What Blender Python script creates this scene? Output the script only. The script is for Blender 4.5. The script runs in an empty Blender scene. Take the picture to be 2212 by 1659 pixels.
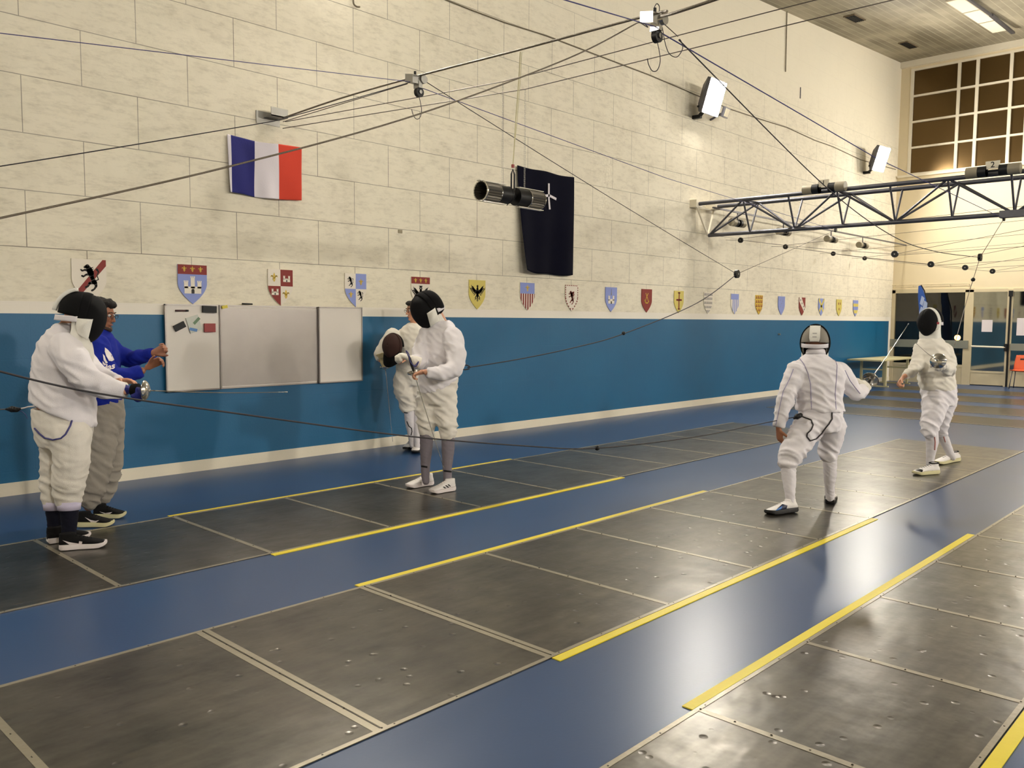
import bpy, math, random
import numpy as np
from mathutils import Vector, Matrix, noise
from mathutils.bvhtree import BVHTree
from mathutils.geometry import tessellate_polygon
random.seed(7)
PI = math.pi
scene = bpy.context.scene
C = scene.collection

# ---------------------------------------------------------------- camera
CAMH = 1.58
FPX, YAW, PITCH, ROLL = 1823.97, 0.81293551, -0.07662872, 0.00706663
CF = Vector((math.sin(YAW)*math.cos(PITCH), math.cos(YAW)*math.cos(PITCH), math.sin(PITCH)))
_ri = Vector((math.cos(YAW), -math.sin(YAW), 0)); _u = _ri.cross(CF)
CR = _ri*math.cos(ROLL)+_u*math.sin(ROLL)
CU = -_ri*math.sin(ROLL)+_u*math.cos(ROLL)
CO = Vector((0, 0, CAMH))
cam_d = bpy.data.cameras.new('camera'); cam = bpy.data.objects.new('camera', cam_d); C.objects.link(cam)
cam_d.sensor_width = 36.0; cam_d.lens = FPX*36.0/2212
cam_d.clip_start = 0.05; cam_d.clip_end = 200
cam.matrix_world = Matrix(((CR.x, CU.x, -CF.x, 0), (CR.y, CU.y, -CF.y, 0), (CR.z, CU.z, -CF.z, CAMH), (0, 0, 0, 1)))
scene.camera = cam
scene.view_settings.view_transform = 'Standard'; scene.view_settings.look = 'None'
scene.view_settings.gamma = 1; scene.view_settings.use_curve_mapping = False
scene.view_settings.exposure = 0.2
world = bpy.data.worlds.new('night'); scene.world = world; world.use_nodes = True
world.node_tree.nodes['Background'].inputs[0].default_value = (0.004, 0.005, 0.008, 1)
world.node_tree.nodes['Background'].inputs[1].default_value = 1.0
scene.cycles.max_bounces = 10; scene.cycles.diffuse_bounces = 6
scene.cycles.sample_clamp_indirect = 8.0
FLOOD = 300.0
FLOODCOL = (1.0, 0.93, 0.82)

def ray(px, py): return CF+CR*((px-1106)/FPX)-CU*((py-829.5)/FPX)
def at(px, py, ax, v):                       # the point where a sight line meets the plane coordinate[ax] = v
    d = ray(px, py); t = (v-CO[ax])/d[ax]; return CO+d*t
def X_(px, py, v): return at(px, py, 0, v)
def Y_(px, py, v): return at(px, py, 1, v)
def Z_(px, py, v=0.0): return at(px, py, 2, v)
def D_(px, py, d): return CO+ray(px, py)*d

# ---------------------------------------------------------------- materials
def s2l(c):
    c = c/255.0
    return c/12.92 if c <= 0.04045 else ((c+0.055)/1.055)**2.4
def rgb(r, g, b): return (s2l(r), s2l(g), s2l(b), 1)
MATS = {}
def mat(name, col, rough=0.6, metal=0.0, bump=0.0, bscale=200.0, var=0.0, vscale=6.0, spec=0.5, emit=None, estr=0.0, coat=0.0):
    if name in MATS: return MATS[name]
    m = bpy.data.materials.new(name); m.use_nodes = True; nt = m.node_tree; N = nt.nodes; L = nt.links
    b = N['Principled BSDF']
    b.inputs['Base Color'].default_value = col; b.inputs['Roughness'].default_value = rough
    b.inputs['Metallic'].default_value = metal; b.inputs['Specular IOR Level'].default_value = spec
    b.inputs['Coat Weight'].default_value = coat
    tc = N.new('ShaderNodeTexCoord')
    if var:
        n = N.new('ShaderNodeTexNoise'); n.inputs['Scale'].default_value = vscale; n.inputs['Detail'].default_value = 5
        L.new(tc.outputs['Object'], n.inputs['Vector'])
        mx = N.new('ShaderNodeMix'); mx.data_type = 'RGBA'
        mx.inputs[6].default_value = tuple(c*(1-var) for c in col[:3])+(1,); mx.inputs[7].default_value = tuple(min(1, c*(1+var)) for c in col[:3])+(1,)
        L.new(n.outputs['Fac'], mx.inputs[0]); L.new(mx.outputs[2], b.inputs['Base Color'])
    if bump:
        n2 = N.new('ShaderNodeTexNoise'); n2.inputs['Scale'].default_value = bscale; n2.inputs['Detail'].default_value = 3
        L.new(tc.outputs['Object'], n2.inputs['Vector'])
        bp = N.new('ShaderNodeBump'); bp.inputs['Strength'].default_value = bump; bp.inputs['Distance'].default_value = 0.01
        L.new(n2.outputs['Fac'], bp.inputs['Height']); L.new(bp.outputs['Normal'], b.inputs['Normal'])
    if emit:
        b.inputs['Emission Color'].default_value = emit+(1,); b.inputs['Emission Strength'].default_value = estr
    MATS[name] = m; return m

def nn(m, t, **k):
    n = m.node_tree.nodes.new(t)
    for a, v in k.items():
        if a.startswith('i_'): n.inputs[int(a[2:])].default_value = v
        else: setattr(n, a, v)
    return n
def lk(m, a, ao, b, bi): m.node_tree.links.new(a.outputs[ao], b.inputs[bi])
def mixc(m, fac, a, b, blend='MIX'):      # fac: (node, socket) or float; a, b: colour or (node, socket)
    x = nn(m, 'ShaderNodeMix', data_type='RGBA', blend_type=blend)
    for i, v in ((0, fac), (6, a), (7, b)):
        if isinstance(v, tuple) and len(v) == 2: m.node_tree.links.new(v[0].outputs[v[1]], x.inputs[i])
        else: x.inputs[i].default_value = v
    return (x, 2)
def mth(m, op, a, b=0.0, c=0.0, clamp=False):
    x = nn(m, 'ShaderNodeMath', operation=op, use_clamp=clamp)
    for i, v in enumerate((a, b, c)):
        if isinstance(v, tuple): m.node_tree.links.new(v[0].outputs[v[1]], x.inputs[i])
        else: x.inputs[i].default_value = v
    return (x, 0)

def wall_material():
    m = mat('painted_block_wall', rgb(226, 214, 184), 0.75); b = m.node_tree.nodes['Principled BSDF']
    tc = nn(m, 'ShaderNodeTexCoord'); sp = nn(m, 'ShaderNodeSeparateXYZ'); lk(m, tc, 'Object', sp, 0)
    X, Y, Z = (sp, 0), (sp, 1), (sp, 2)
    cb = nn(m, 'ShaderNodeCombineXYZ')
    zz = mth(m, 'SUBTRACT', Z, 0.212)
    m.node_tree.links.new(X[0].outputs[0], cb.inputs[0]); m.node_tree.links.new(zz[0].outputs[0], cb.inputs[1])
    br = nn(m, 'ShaderNodeTexBrick', offset=0.5, offset_frequency=2, squash=1)
    br.inputs['Scale'].default_value = 1.0; br.inputs['Brick Width'].default_value = 1.0; br.inputs['Row Height'].default_value = 0.4925
    br.inputs['Mortar Size'].default_value = 0.0042; br.inputs['Mortar Smooth'].default_value = 0.3; br.inputs['Bias'].default_value = 0
    br.inputs['Color1'].default_value = (1, 1, 1, 1); br.inputs['Color2'].default_value = (0.965, 0.965, 0.96, 1); br.inputs['Mortar'].default_value = (0, 0, 0, 1)
    lk(m, cb, 0, br, 'Vector')
    n1 = nn(m, 'ShaderNodeTexNoise'); n1.inputs['Scale'].default_value = 1.7; n1.inputs['Detail'].default_value = 4; lk(m, tc, 'Object', n1, 'Vector')
    jm = nn(m, 'ShaderNodeMapRange', i_1=0.44, i_2=0.62, i_3=0.04, i_4=0.5); lk(m, n1, 0, jm, 0)
    hi = nn(m, 'ShaderNodeMapRange', i_1=5.6, i_2=6.6, i_3=1.0, i_4=0.12); m.node_tree.links.new(sp.outputs[2], hi.inputs[0])
    far = nn(m, 'ShaderNodeMapRange', i_1=8.0, i_2=15.0, i_3=1.0, i_4=0.18); m.node_tree.links.new(sp.outputs[0], far.inputs[0])
    jf = mth(m, 'MULTIPLY', mth(m, 'MULTIPLY', (br, 'Fac'), (jm, 0)), mth(m, 'MULTIPLY', (hi, 0), (far, 0)))
    n2 = nn(m, 'ShaderNodeTexNoise'); n2.inputs['Scale'].default_value = 2.3; n2.inputs['Detail'].default_value = 9; n2.inputs['Roughness'].default_value = 0.7; lk(m, tc, 'Object', n2, 'Vector')
    mp = nn(m, 'ShaderNodeMapping'); mp.inputs['Scale'].default_value = (6, 6, 22); lk(m, tc, 'Object', mp, 0)
    n3 = nn(m, 'ShaderNodeTexNoise'); n3.inputs['Scale'].default_value = 1.0; n3.inputs['Detail'].default_value = 10; n3.inputs['Roughness'].default_value = 0.75; lk(m, mp, 0, n3, 'Vector')
    r2 = nn(m, 'ShaderNodeMapRange', i_1=0.48, i_2=0.78, i_3=0.0, i_4=0.4); lk(m, n2, 0, r2, 0)
    r3 = nn(m, 'ShaderNodeMapRange', i_1=0.48, i_2=0.72, i_3=0.0, i_4=0.6); lk(m, n3, 0, r3, 0)
    dirt = mth(m, 'MULTIPLY', mth(m, 'ADD', (r2, 0), (r3, 0)), (hi, 0), clamp=True)
    base = mixc(m, dirt, rgb(231, 224, 204), rgb(188, 180, 160))
    base = mixc(m, jf, base, rgb(128, 118, 98))
    base2 = mixc(m, 0.5, base, (br, 'Color'), 'MULTIPLY')
    base = mixc(m, (hi, 0), base, base2)
    # the paint scheme: blue dado, white band above it
    nb = nn(m, 'ShaderNodeTexNoise'); nb.inputs['Scale'].default_value = 1.4; nb.inputs['Detail'].default_value = 6; lk(m, tc, 'Object', nb, 'Vector')
    blue = mixc(m, (nb, 0), rgb(8, 86, 128), rgb(15, 99, 141))
    isband = mth(m, 'LESS_THAN', Z, 1.708); isblue = mth(m, 'LESS_THAN', Z, 1.6)
    endx = mth(m, 'LESS_THAN', X, 23.32); isblue = mth(m, 'MULTIPLY', isblue, endx)
    base = mixc(m, isband, base, rgb(232, 226, 214)); base = mixc(m, isblue, base, blue)
    m.node_tree.links.new(base[0].outputs[2], b.inputs['Base Color'])
    ro = mth(m, 'MULTIPLY_ADD', isblue, -0.32, 0.78); m.node_tree.links.new(ro[0].outputs[0], b.inputs['Roughness'])
    nf = nn(m, 'ShaderNodeTexNoise'); nf.inputs['Scale'].default_value = 60; nf.inputs['Detail'].default_value = 6; lk(m, tc, 'Object', nf, 'Vector')
    ht = mth(m, 'MULTIPLY_ADD', jf, -1.2, mth(m, 'MULTIPLY', (nf, 0), 0.3))
    bp = nn(m, 'ShaderNodeBump'); bp.inputs['Strength'].default_value = 0.5; bp.inputs['Distance'].default_value = 0.006
    m.node_tree.links.new(ht[0].outputs[0], bp.inputs['Height']); lk(m, bp, 0, b, 'Normal')
    return m

def floor_material():
    m = mat('blue_sports_floor', rgb(52, 76, 118), 0.3); b = m.node_tree.nodes['Principled BSDF']
    tc = nn(m, 'ShaderNodeTexCoord')
    n = nn(m, 'ShaderNodeTexNoise'); n.inputs['Scale'].default_value = 0.9; n.inputs['Detail'].default_value = 8; lk(m, tc, 'Object', n, 'Vector')
    c = mixc(m, (n, 0), rgb(36, 64, 104), rgb(43, 71, 112)); m.node_tree.links.new(c[0].outputs[2], b.inputs['Base Color'])
    r = nn(m, 'ShaderNodeMapRange', i_1=0.3, i_2=0.7, i_3=0.305, i_4=0.315); lk(m, n, 0, r, 0); lk(m, r, 0, b, 'Roughness')
    n2 = nn(m, 'ShaderNodeTexNoise'); n2.inputs['Scale'].default_value = 70; n2.inputs['Detail'].default_value = 1; lk(m, tc, 'Object', n2, 'Vector')
    bp = nn(m, 'ShaderNodeBump'); bp.inputs['Strength'].default_value = 0.06; bp.inputs['Distance'].default_value = 0.002
    lk(m, n2, 0, bp, 'Height'); lk(m, bp, 0, b, 'Normal')
    b.inputs['Specular IOR Level'].default_value = 0.36
    return m

def piste_material():
    m = mat('scuffed_metal_plate', rgb(120, 116, 102), 0.4, 1.0); b = m.node_tree.nodes['Principled BSDF']
    tc = nn(m, 'ShaderNodeTexCoord')
    n = nn(m, 'ShaderNodeTexNoise'); n.inputs['Scale'].default_value = 2.2; n.inputs['Detail'].default_value = 9; n.inputs['Roughness'].default_value = 0.65; lk(m, tc, 'Object', n, 'Vector')
    mp = nn(m, 'ShaderNodeMapping'); mp.inputs['Scale'].default_value = (3, 16, 3); lk(m, tc, 'Object', mp, 0)
    n3 = nn(m, 'ShaderNodeTexNoise'); n3.inputs['Scale'].default_value = 1.0; n3.inputs['Detail'].default_value = 8; lk(m, mp, 0, n3, 'Vector')
    f = mth(m, 'MULTIPLY_ADD', (n, 0), 0.65, mth(m, 'MULTIPLY', (n3, 0), 0.35))
    rr = nn(m, 'ShaderNodeMapRange', i_1=0.36, i_2=0.64, i_3=0.0, i_4=1.0); m.node_tree.links.new(f[0].outputs[0], rr.inputs[0])
    c = mixc(m, (rr, 0), rgb(60, 58, 54), rgb(101, 97, 89))
    oi = nn(m, 'ShaderNodeObjectInfo')
    c2 = mixc(m, (oi, 'Random'), (0.88, 0.88, 0.88, 1), (1.1, 1.08, 1.05, 1)); c = mixc(m, 1.0, c, c2, 'MULTIPLY')
    m.node_tree.links.new(c[0].outputs[2], b.inputs['Base Color'])
    b.inputs['Metallic'].default_value = 0.7
    r = nn(m, 'ShaderNodeMapRange', i_1=0.3, i_2=0.7, i_3=0.34, i_4=0.278); lk(m, n, 0, r, 0); lk(m, r, 0, b, 'Roughness')
    v = nn(m, 'ShaderNodeTexVoronoi'); v.inputs['Scale'].default_value = 9; v.inputs['Randomness'].default_value = 1; lk(m, tc, 'Object', v, 'Vector')
    dr = nn(m, 'ShaderNodeMapRange', i_1=0.0, i_2=0.16, i_3=-1.0, i_4=0.0); lk(m, v, 'Distance', dr, 0)
    nb = nn(m, 'ShaderNodeTexNoise'); nb.inputs['Scale'].default_value = 5; nb.inputs['Detail'].default_value = 3; lk(m, tc, 'Object', nb, 'Vector')
    h = mth(m, 'MULTIPLY_ADD', (nb, 0), 1.6, mth(m, 'MULTIPLY', (dr, 0), 0.9))
    bp = nn(m, 'ShaderNodeBump'); bp.inputs['Strength'].default_value = 0.45; bp.inputs['Distance'].default_value = 0.006
    m.node_tree.links.new(h[0].outputs[0], bp.inputs['Height']); lk(m, bp, 0, b, 'Normal')
    return m

def ceiling_material():
    m = mat('slatted_ceiling', rgb(170, 162, 140), 0.6); b = m.node_tree.nodes['Principled BSDF']
    tc = nn(m, 'ShaderNodeTexCoord'); sp = nn(m, 'ShaderNodeSeparateXYZ'); lk(m, tc, 'Object', sp, 0)
    y = mth(m, 'MULTIPLY', (sp, 1), 7.0); fr = mth(m, 'FRACT', y); g = mth(m, 'GREATER_THAN', fr, 0.9)
    fl = mth(m, 'FLOOR', y)
    cb = nn(m, 'ShaderNodeCombineXYZ'); m.node_tree.links.new(fl[0].outputs[0], cb.inputs[1])
    xs = mth(m, 'MULTIPLY', (sp, 0), 0.35); m.node_tree.links.new(xs[0].outputs[0], cb.inputs[0])
    n = nn(m, 'ShaderNodeTexNoise'); n.inputs['Scale'].default_value = 1.0; n.inputs['Detail'].default_value = 6; lk(m, cb, 0, n, 'Vector')
    n2 = nn(m, 'ShaderNodeTexNoise'); n2.inputs['Scale'].default_value = 0.8; n2.inputs['Detail'].default_value = 6; lk(m, tc, 'Object', n2, 'Vector')
    f = mth(m, 'MULTIPLY', (n, 0), (n2, 0)); r = nn(m, 'ShaderNodeMapRange', i_1=0.15, i_2=0.36, i_3=0.0, i_4=1.0); m.node_tree.links.new(f[0].outputs[0], r.inputs[0])
    c = mixc(m, (r, 0), rgb(122, 115, 97), rgb(176, 168, 146)); c = mixc(m, mth(m, 'MULTIPLY', g, 0.6), c, rgb(196, 188, 166))
    m.node_tree.links.new(c[0].outputs[2], b.inputs['Base Color'])
    bp = nn(m, 'ShaderNodeBump'); bp.inputs['Strength'].default_value = 0.6; bp.inputs['Distance'].default_value = 0.01
    m.node_tree.links.new(g[0].outputs[0], bp.inputs['Height']); lk(m, bp, 0, b, 'Normal')
    return m

def cloth(name, col, rough=0.85, bump=0.25, bscale=260, var=0.03):
    return mat(name, col, rough, 0.0, bump, bscale, var, 14.0, 0.25)

# ---------------------------------------------------------------- mesh building
ORG = {}
def fin(name, verts, faces, m, parent=None, smooth=False, base=None):
    vs = [Vector(v) for v in verts]
    if parent is not None: org = ORG[parent.name]
    elif base is not None: org = Vector(base)
    else:
        mn = [min(v[i] for v in vs) for i in range(3)]; mx_ = [max(v[i] for v in vs) for i in range(3)]
        org = Vector(((mn[0]+mx_[0])/2, (mn[1]+mx_[1])/2, mn[2]))
    me = bpy.data.meshes.new(name); me.from_pydata([tuple(v-org) for v in vs], [], faces)
    me.materials.append(m); me.update()
    if smooth is True: me.polygons.foreach_set('use_smooth', [True]*len(me.polygons))
    elif smooth:
        me.polygons.foreach_set('use_smooth', [True]*len(me.polygons))
        try: me.set_sharp_from_angle(angle=smooth)
        except Exception: pass
    o = bpy.data.objects.new(name, me); C.objects.link(o)
    if parent is not None: o.parent = parent
    else: o.location = org
    ORG[o.name] = org
    return o
def tag(o, label=None, cat=None, group=None, kind=None):
    for k, v in (('label', label), ('category', cat), ('group', group), ('kind', kind)):
        if v: o[k] = v
    return o
def thing(name, label, cat, base, group=None, kind=None):
    o = bpy.data.objects.new(name, None); C.objects.link(o); o.location = Vector(base); o.empty_display_size = 0.1
    ORG[o.name] = Vector(base); return tag(o, label, cat, group, kind)

def frame(d, up=Vector((0, 0, 1))):
    d = Vector(d).normalized()
    if abs(d.dot(up)) > 0.98: up = Vector((1, 0, 0))
    a = up.cross(d).normalized(); b = d.cross(a).normalized()
    return d, a, b
class MB:
    def __init__(s): s.V = []; s.F = []
    def add(s, V, F):
        k = len(s.V); s.V += [Vector(v) for v in V]; s.F += [tuple(i+k for i in f) for f in F]; return s
    def box(s, lo, hi):
        x0, y0, z0 = lo; x1, y1, z1 = hi
        return s.add([(x0,y0,z0),(x1,y0,z0),(x1,y1,z0),(x0,y1,z0),(x0,y0,z1),(x1,y0,z1),(x1,y1,z1),(x0,y1,z1)],
                     [(0,3,2,1),(4,5,6,7),(0,1,5,4),(1,2,6,5),(2,3,7,6),(3,0,4,7)])
    def obox(s, c, ax, ay, az):      # centre and three half-axis vectors
        c = Vector(c); V = []
        for k in (-1, 1):
            for i, j in ((-1,-1),(1,-1),(1,1),(-1,1)): V.append(c+ax*i+ay*j+az*k)
        return s.add(V, [(0,3,2,1),(4,5,6,7),(0,1,5,4),(1,2,6,5),(2,3,7,6),(3,0,4,7)])
    def bar(s, p, q, w, h=None, up=Vector((0,0,1))):
        p, q = Vector(p), Vector(q); d, a, b = frame(q-p, up)
        return s.obox((p+q)/2, a*(w/2), b*((h or w)/2), (q-p)/2)
    def loft(s, st, n=20, caps=True):      # st: (centre, vecA, vecB)
        V = []; F = []
        for c, a, b in st:
            c = Vector(c)
            for i in range(n):
                t = 2*PI*i/n; V.append(c+a*math.cos(t)+b*math.sin(t))
        m_ = len(st)
        for k in range(m_-1):
            for i in range(n):
                j = (i+1) % n; F.append((k*n+i, k*n+j, (k+1)*n+j, (k+1)*n+i))
        if caps:
            V.append(Vector(st[0][0])); V.append(Vector(st[-1][0])); c0, c1 = len(V)-2, len(V)-1
            for i in range(n):
                j = (i+1) % n; F.append((c0, j, i)); F.append((c1, (m_-1)*n+i, (m_-1)*n+j))
        return s.add(V, F)
    def tube(s, pts, r, n=8, caps=True):
        pts = [Vector(p) for p in pts]; rs = r if isinstance(r, (list, tuple)) else [r]*len(pts)
        st = []; a = None
        for i, p in enumerate(pts):
            d = (pts[min(i+1, len(pts)-1)]-pts[max(i-1, 0)])
            if d.length < 1e-9: d = Vector((0,0,1))
            d.normalize()
            if a is None: _, a, b = frame(d)
            else:
                a = a-d*a.dot(d)
                if a.length < 1e-6: _, a, b = frame(d)
                a.normalize(); b = d.cross(a)
            b = d.cross(a); st.append((p, a*rs[i], b*rs[i]))
        return s.loft(st, n, caps)
    def cyl(s, p, q, r, n=20, r2=None): return s.tube([p, q], [r, r if r2 is None else r2], n)
    def ell(s, c, a, b, w, n=18, m_=12):
        c = Vector(c); V = [c+w]; F = []
        for i in range(1, m_):
            ph = PI*i/m_
            for j in range(n):
                t = 2*PI*j/n; V.append(c+w*math.cos(ph)+(a*math.cos(t)+b*math.sin(t))*math.sin(ph))
        V.append(c-w)
        for j in range(n):
            k = (j+1) % n; F.append((0, 1+j, 1+k)); l = 1+(m_-2)*n; F.append((len(V)-1, l+k, l+j))
        for i in range(m_-2):
            for j in range(n):
                k = (j+1) % n; F.append((1+i*n+j, 1+(i+1)*n+j, 1+(i+1)*n+k, 1+i*n+k))
        return s.add(V, F)
    def sph(s, c, r, n=14, m_=9): return s.ell(c, Vector((r,0,0)), Vector((0,r,0)), Vector((0,0,r)), n, m_)
    def chain(s, pr, n=14):          # rounded, tapering limb through (point, radius)
        pr = [(Vector(p), r) for p, r in pr]
        for p, r in pr: s.sph(p, r)
        for (p, r), (q, r2) in zip(pr, pr[1:]): s.tube([p, q], [r, r2], n)
        return s
    def poly(s, pts, nrm, th):       # flat polygon (3D points in a plane) with thickness th along nrm
        pts = [Vector(p) for p in pts]; nrm = Vector(nrm)
        tr = tessellate_polygon([pts]); n = len(pts)
        V = pts+[p+nrm*th for p in pts]; F = []
        for a, b, c in tr:
            d = (pts[b]-pts[a]).cross(pts[c]-pts[a]).dot(nrm)
            if d > 0: F += [(a+n, b+n, c+n), (c, b, a)]
            else: F += [(c+n, b+n, a+n), (a, b, c)]
        for i in range(n):
            j = (i+1) % n; F.append((i, j, j+n, i+n))
        return s.add(V, F)
    def grid(s, fn, nu, nv, th=0.004):      # open surface fn(u, v) given a thickness
        P = [[Vector(fn(i/nu, j/nv)) for j in range(nv+1)] for i in range(nu+1)]
        V = []; Nn = []
        for i in range(nu+1):
            for j in range(nv+1):
                du = P[min(i+1, nu)][j]-P[max(i-1, 0)][j]; dv = P[i][min(j+1, nv)]-P[i][max(j-1, 0)]
                nrm = du.cross(dv); Nn.append(nrm.normalized() if nrm.length > 1e-12 else Vector((0,0,1))); V.append(P[i][j])
        n = len(V); W = V+[v-k*th for v, k in zip(V, Nn)]; F = []
        w = nv+1
        for i in range(nu):
            for j in range(nv):
                a, b, c, d = i*w+j, (i+1)*w+j, (i+1)*w+j+1, i*w+j+1
                F.append((a, b, c, d)); F.append((d+n, c+n, b+n, a+n))
        for i in range(nu):
            for j in (0, nv):
                a, b = i*w+j, (i+1)*w+j; F.append((a, a+n, b+n, b) if j == 0 else (a, b, b+n, a+n))
        for j in range(nv):
            for i in (0, nu):
                a, b = i*w+j, i*w+j+1; F.append((a, b, b+n, a+n) if i == 0 else (a, a+n, b+n, b))
        return s.add(W, F)
    def build(s, name, m, parent=None, smooth=False, base=None): return fin(name, s.V, s.F, m, parent, smooth, base)

def remesh(mb, voxel, sm=4):
    me = bpy.data.meshes.new('tmp'); me.from_pydata([tuple(v) for v in mb.V], [], mb.F); me.update()
    o = bpy.data.objects.new('tmp', me); C.objects.link(o)
    r = o.modifiers.new('r', 'REMESH'); r.mode = 'VOXEL'; r.voxel_size = voxel
    if sm: s_ = o.modifiers.new('s', 'SMOOTH'); s_.factor = 0.5; s_.iterations = sm
    dg = bpy.context.evaluated_depsgraph_get(); ev = o.evaluated_get(dg); em = ev.to_mesh()
    n = len(em.vertices); co = np.empty(n*3); em.vertices.foreach_get('co', co); no = np.empty(n*3); em.vertices.foreach_get('normal', no)
    F = [tuple(p.vertices) for p in em.polygons]
    ev.to_mesh_clear(); bpy.data.objects.remove(o); bpy.data.meshes.remove(me)
    return co.reshape(-1, 3), no.reshape(-1, 3), F

# ---------------------------------------------------------------- the hall
WY = 8.24; XE = 23.5
M_white = mat('white_paint', rgb(226, 218, 198), 0.6, bump=0.15, bscale=60, var=0.06, vscale=3)
M_cream = mat('cream_paint', rgb(222, 208, 176), 0.7, bump=0.15, bscale=40, var=0.06, vscale=2)
M_black = mat('black_plastic', (0.008, 0.008, 0.009, 1), 0.45, var=0.2, spec=0.3)
M_steel = mat('grey_steel', rgb(150, 148, 142), 0.4, 0.7, bump=0.1, bscale=80, var=0.1)
M_dsteel = mat('dark_steel', rgb(92, 92, 98), 0.45, 0.5, var=0.15, vscale=20)
M_chrome = mat('chrome', rgb(205, 203, 198), 0.18, 1.0, var=0.05)
def struct(o): o['kind'] = 'structure'; return o
XB = -8.0; YR = -12.0
struct(MB().box((XB, YR, -0.2), (XE+0.3, WY+0.3, 0)).build('floor', floor_material()))
struct(MB().box((XB-0.1, WY, -0.2), (XE+0.25, WY+0.26, 9.2)).build('wall_left', wall_material(), base=(0, 0, 0)))
struct(MB().box((XB-0.1, WY-0.014, 0), (XE-0.02, WY-0.001, 0.115)).build('baseboard_left', M_white))
struct(MB().box((XB-0.1, YR-0.25, -0.2), (XE+0.25, YR, 9.2)).build('wall_right', mat('cream_wall_opposite', rgb(206, 194, 166), 0.8, var=0.08, vscale=1)))
struct(MB().box((XB-0.3, YR-0.2, -0.2), (XB, WY+0.2, 9.2)).build('wall_back', mat('cream_wall_rear', rgb(200, 188, 160), 0.8, var=0.08, vscale=1)))
def cz(x): return 8.34+0.0652*(x-23.4)
def ceil_slab():
    V = []
    for z0 in (0, 0.2):
        for x, y in ((XB-0.2, YR-0.2), (XE+0.2, YR-0.2), (XE+0.2, WY+0.2), (XB-0.2, WY+0.2)): V.append((x, y, cz(x)+z0))
    return MB().add(V, [(0,3,2,1),(4,5,6,7),(0,1,5,4),(1,2,6,5),(2,3,7,6),(3,0,4,7)])
struct(ceil_slab().build('ceiling', ceiling_material(), base=(0, 0, 0)))

# far wall: masonry around the high window band and the glazed entrance
yj = [X_(1966, 300, XE).y, X_(2070, 210, XE).y, X_(2110, 200, XE).y, X_(2185, 150, XE).y]
ZW0, ZW1 = 5.42, 8.14
fw = MB()
fw.box((XE, YR, 2.40), (XE+0.22, WY, ZW0)); fw.box((XE, YR, ZW1), (XE+0.22, WY, 9.0)); fw.box((XE, yj[0]+0.04, ZW0), (XE+0.22, WY, ZW1))
fw.box((XE, YR, 0), (XE+0.22, 3.0, 2.40))
struct(fw.build('wall_far', M_cream))
struct(MB().box((XE-0.10, YR, 8.19), (XE, WY, 8.345)).build('trim_1', M_white))
M_brown = mat('smoky_window_glass', rgb(92, 72, 40), 0.24, 0.7, bump=0.04, bscale=3, var=0.1, vscale=1.2)
win = thing('window_1', None, None, (XE, 0, ZW0), kind='structure')
ys = list(yj); st = yj[2]-yj[3]
while ys[-1] > -6:
    ys.append(ys[-1]-(0.66 if len(ys) % 2 else 0.36 if len(ys) % 4 == 0 else 1.15))
fr = MB()
for y in ys: fr.box((XE-0.02, y-0.035, ZW0), (XE+0.08, y+0.035, ZW1))
rows = [ZW0+0.02, 6.12, 6.78, 7.44, ZW1-0.03]
for z in rows: fr.box((XE-0.015, ys[-1], z-0.025), (XE+0.07, ys[0]+0.03, z+0.025))
fr.box((XE-0.12, ys[-1], ZW0-0.06), (XE, ys[0]+0.25, ZW0-0.005))
fr.build('window_frame', M_white, win)
for i in range(len(ys)-1):
    if i > 8: break
    for j in range(4):
        MB().box((XE+0.03, ys[i+1]+0.035, rows[j]+0.025), (XE+0.04, ys[i]-0.035, rows[j+1]-0.025)).build('pane', M_brown, win)
MB().box((XE+0.05, ys[-1], ZW0), (XE+0.06, ys[9]+0.0, ZW1)).build('pane', M_brown, win)

# glazed entrance
M_frame = mat('cream_metal_frame', rgb(205, 192, 160), 0.5, var=0.08)
M_clear = mat('dark_entrance_glass', rgb(40, 38, 30), 0.04, 0.0)
b_ = M_clear.node_tree.nodes['Principled BSDF']; b_.inputs['Transmission Weight'].default_value = 0.0
nt = M_clear.node_tree
tr_ = nt.nodes.new('ShaderNodeBsdfTransparent'); tr_.inputs[0].default_value = (0.75, 0.72, 0.62, 1); gl_ = nt.nodes.new('ShaderNodeBsdfGlossy'); gl_.inputs['Roughness'].default_value = 0.03
ms_ = nt.nodes.new('ShaderNodeMixShader'); ms_.inputs[0].default_value = 0.05
nt.links.new(tr_.outputs[0], ms_.inputs[1]); nt.links.new(gl_.outputs[0], ms_.inputs[2]); nt.links.new(ms_.outputs[0], nt.nodes['Material Output'].inputs[0])
M_mirror = mat('reflecting_door_glass', rgb(172, 172, 162), 0.035, 1.0)
MGY = mat('grey_bar_paint', rgb(130, 132, 122), 0.5, var=0.05)
yA0, yA1 = WY-0.07, X_(2083, 700, XE).y
yB0, yB1 = X_(2101, 700, XE).y, X_(2174, 700, XE).y
yC0 = X_(2186, 700, XE).y
d1 = thing('window_2', None, None, (XE, yA1, 0), kind='structure')
f = MB(); f.box((XE-0.03, yA0-0.02, 0.0), (XE+0.06, WY-0.005, 2.42)); f.box((XE-0.03, yB0, 0.0), (XE+0.06, yA1, 2.40)); f.box((XE-0.03, yB0, 2.34), (XE+0.06, WY-0.01, 2.44))
f.box((XE-0.02, yA1, 0.44), (XE+0.04, yA0-0.02, 0.50)); f.build('window_frame', M_frame, d1)
MB().box((XE-0.01, yA1, 0.0), (XE+0.03, yA0-0.02, 0.44)).build('lower_panel', M_frame, d1)
MB().box((XE+0.0, yA1, 0.50), (XE+0.008, yA0-0.02, 2.34)).build('pane', M_clear, d1)
MB().box((XE-0.06, yA1-0.12, 0.92), (XE-0.01, WY-0.01, 1.12)).build('guard_rail', MGY, d1)
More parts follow.
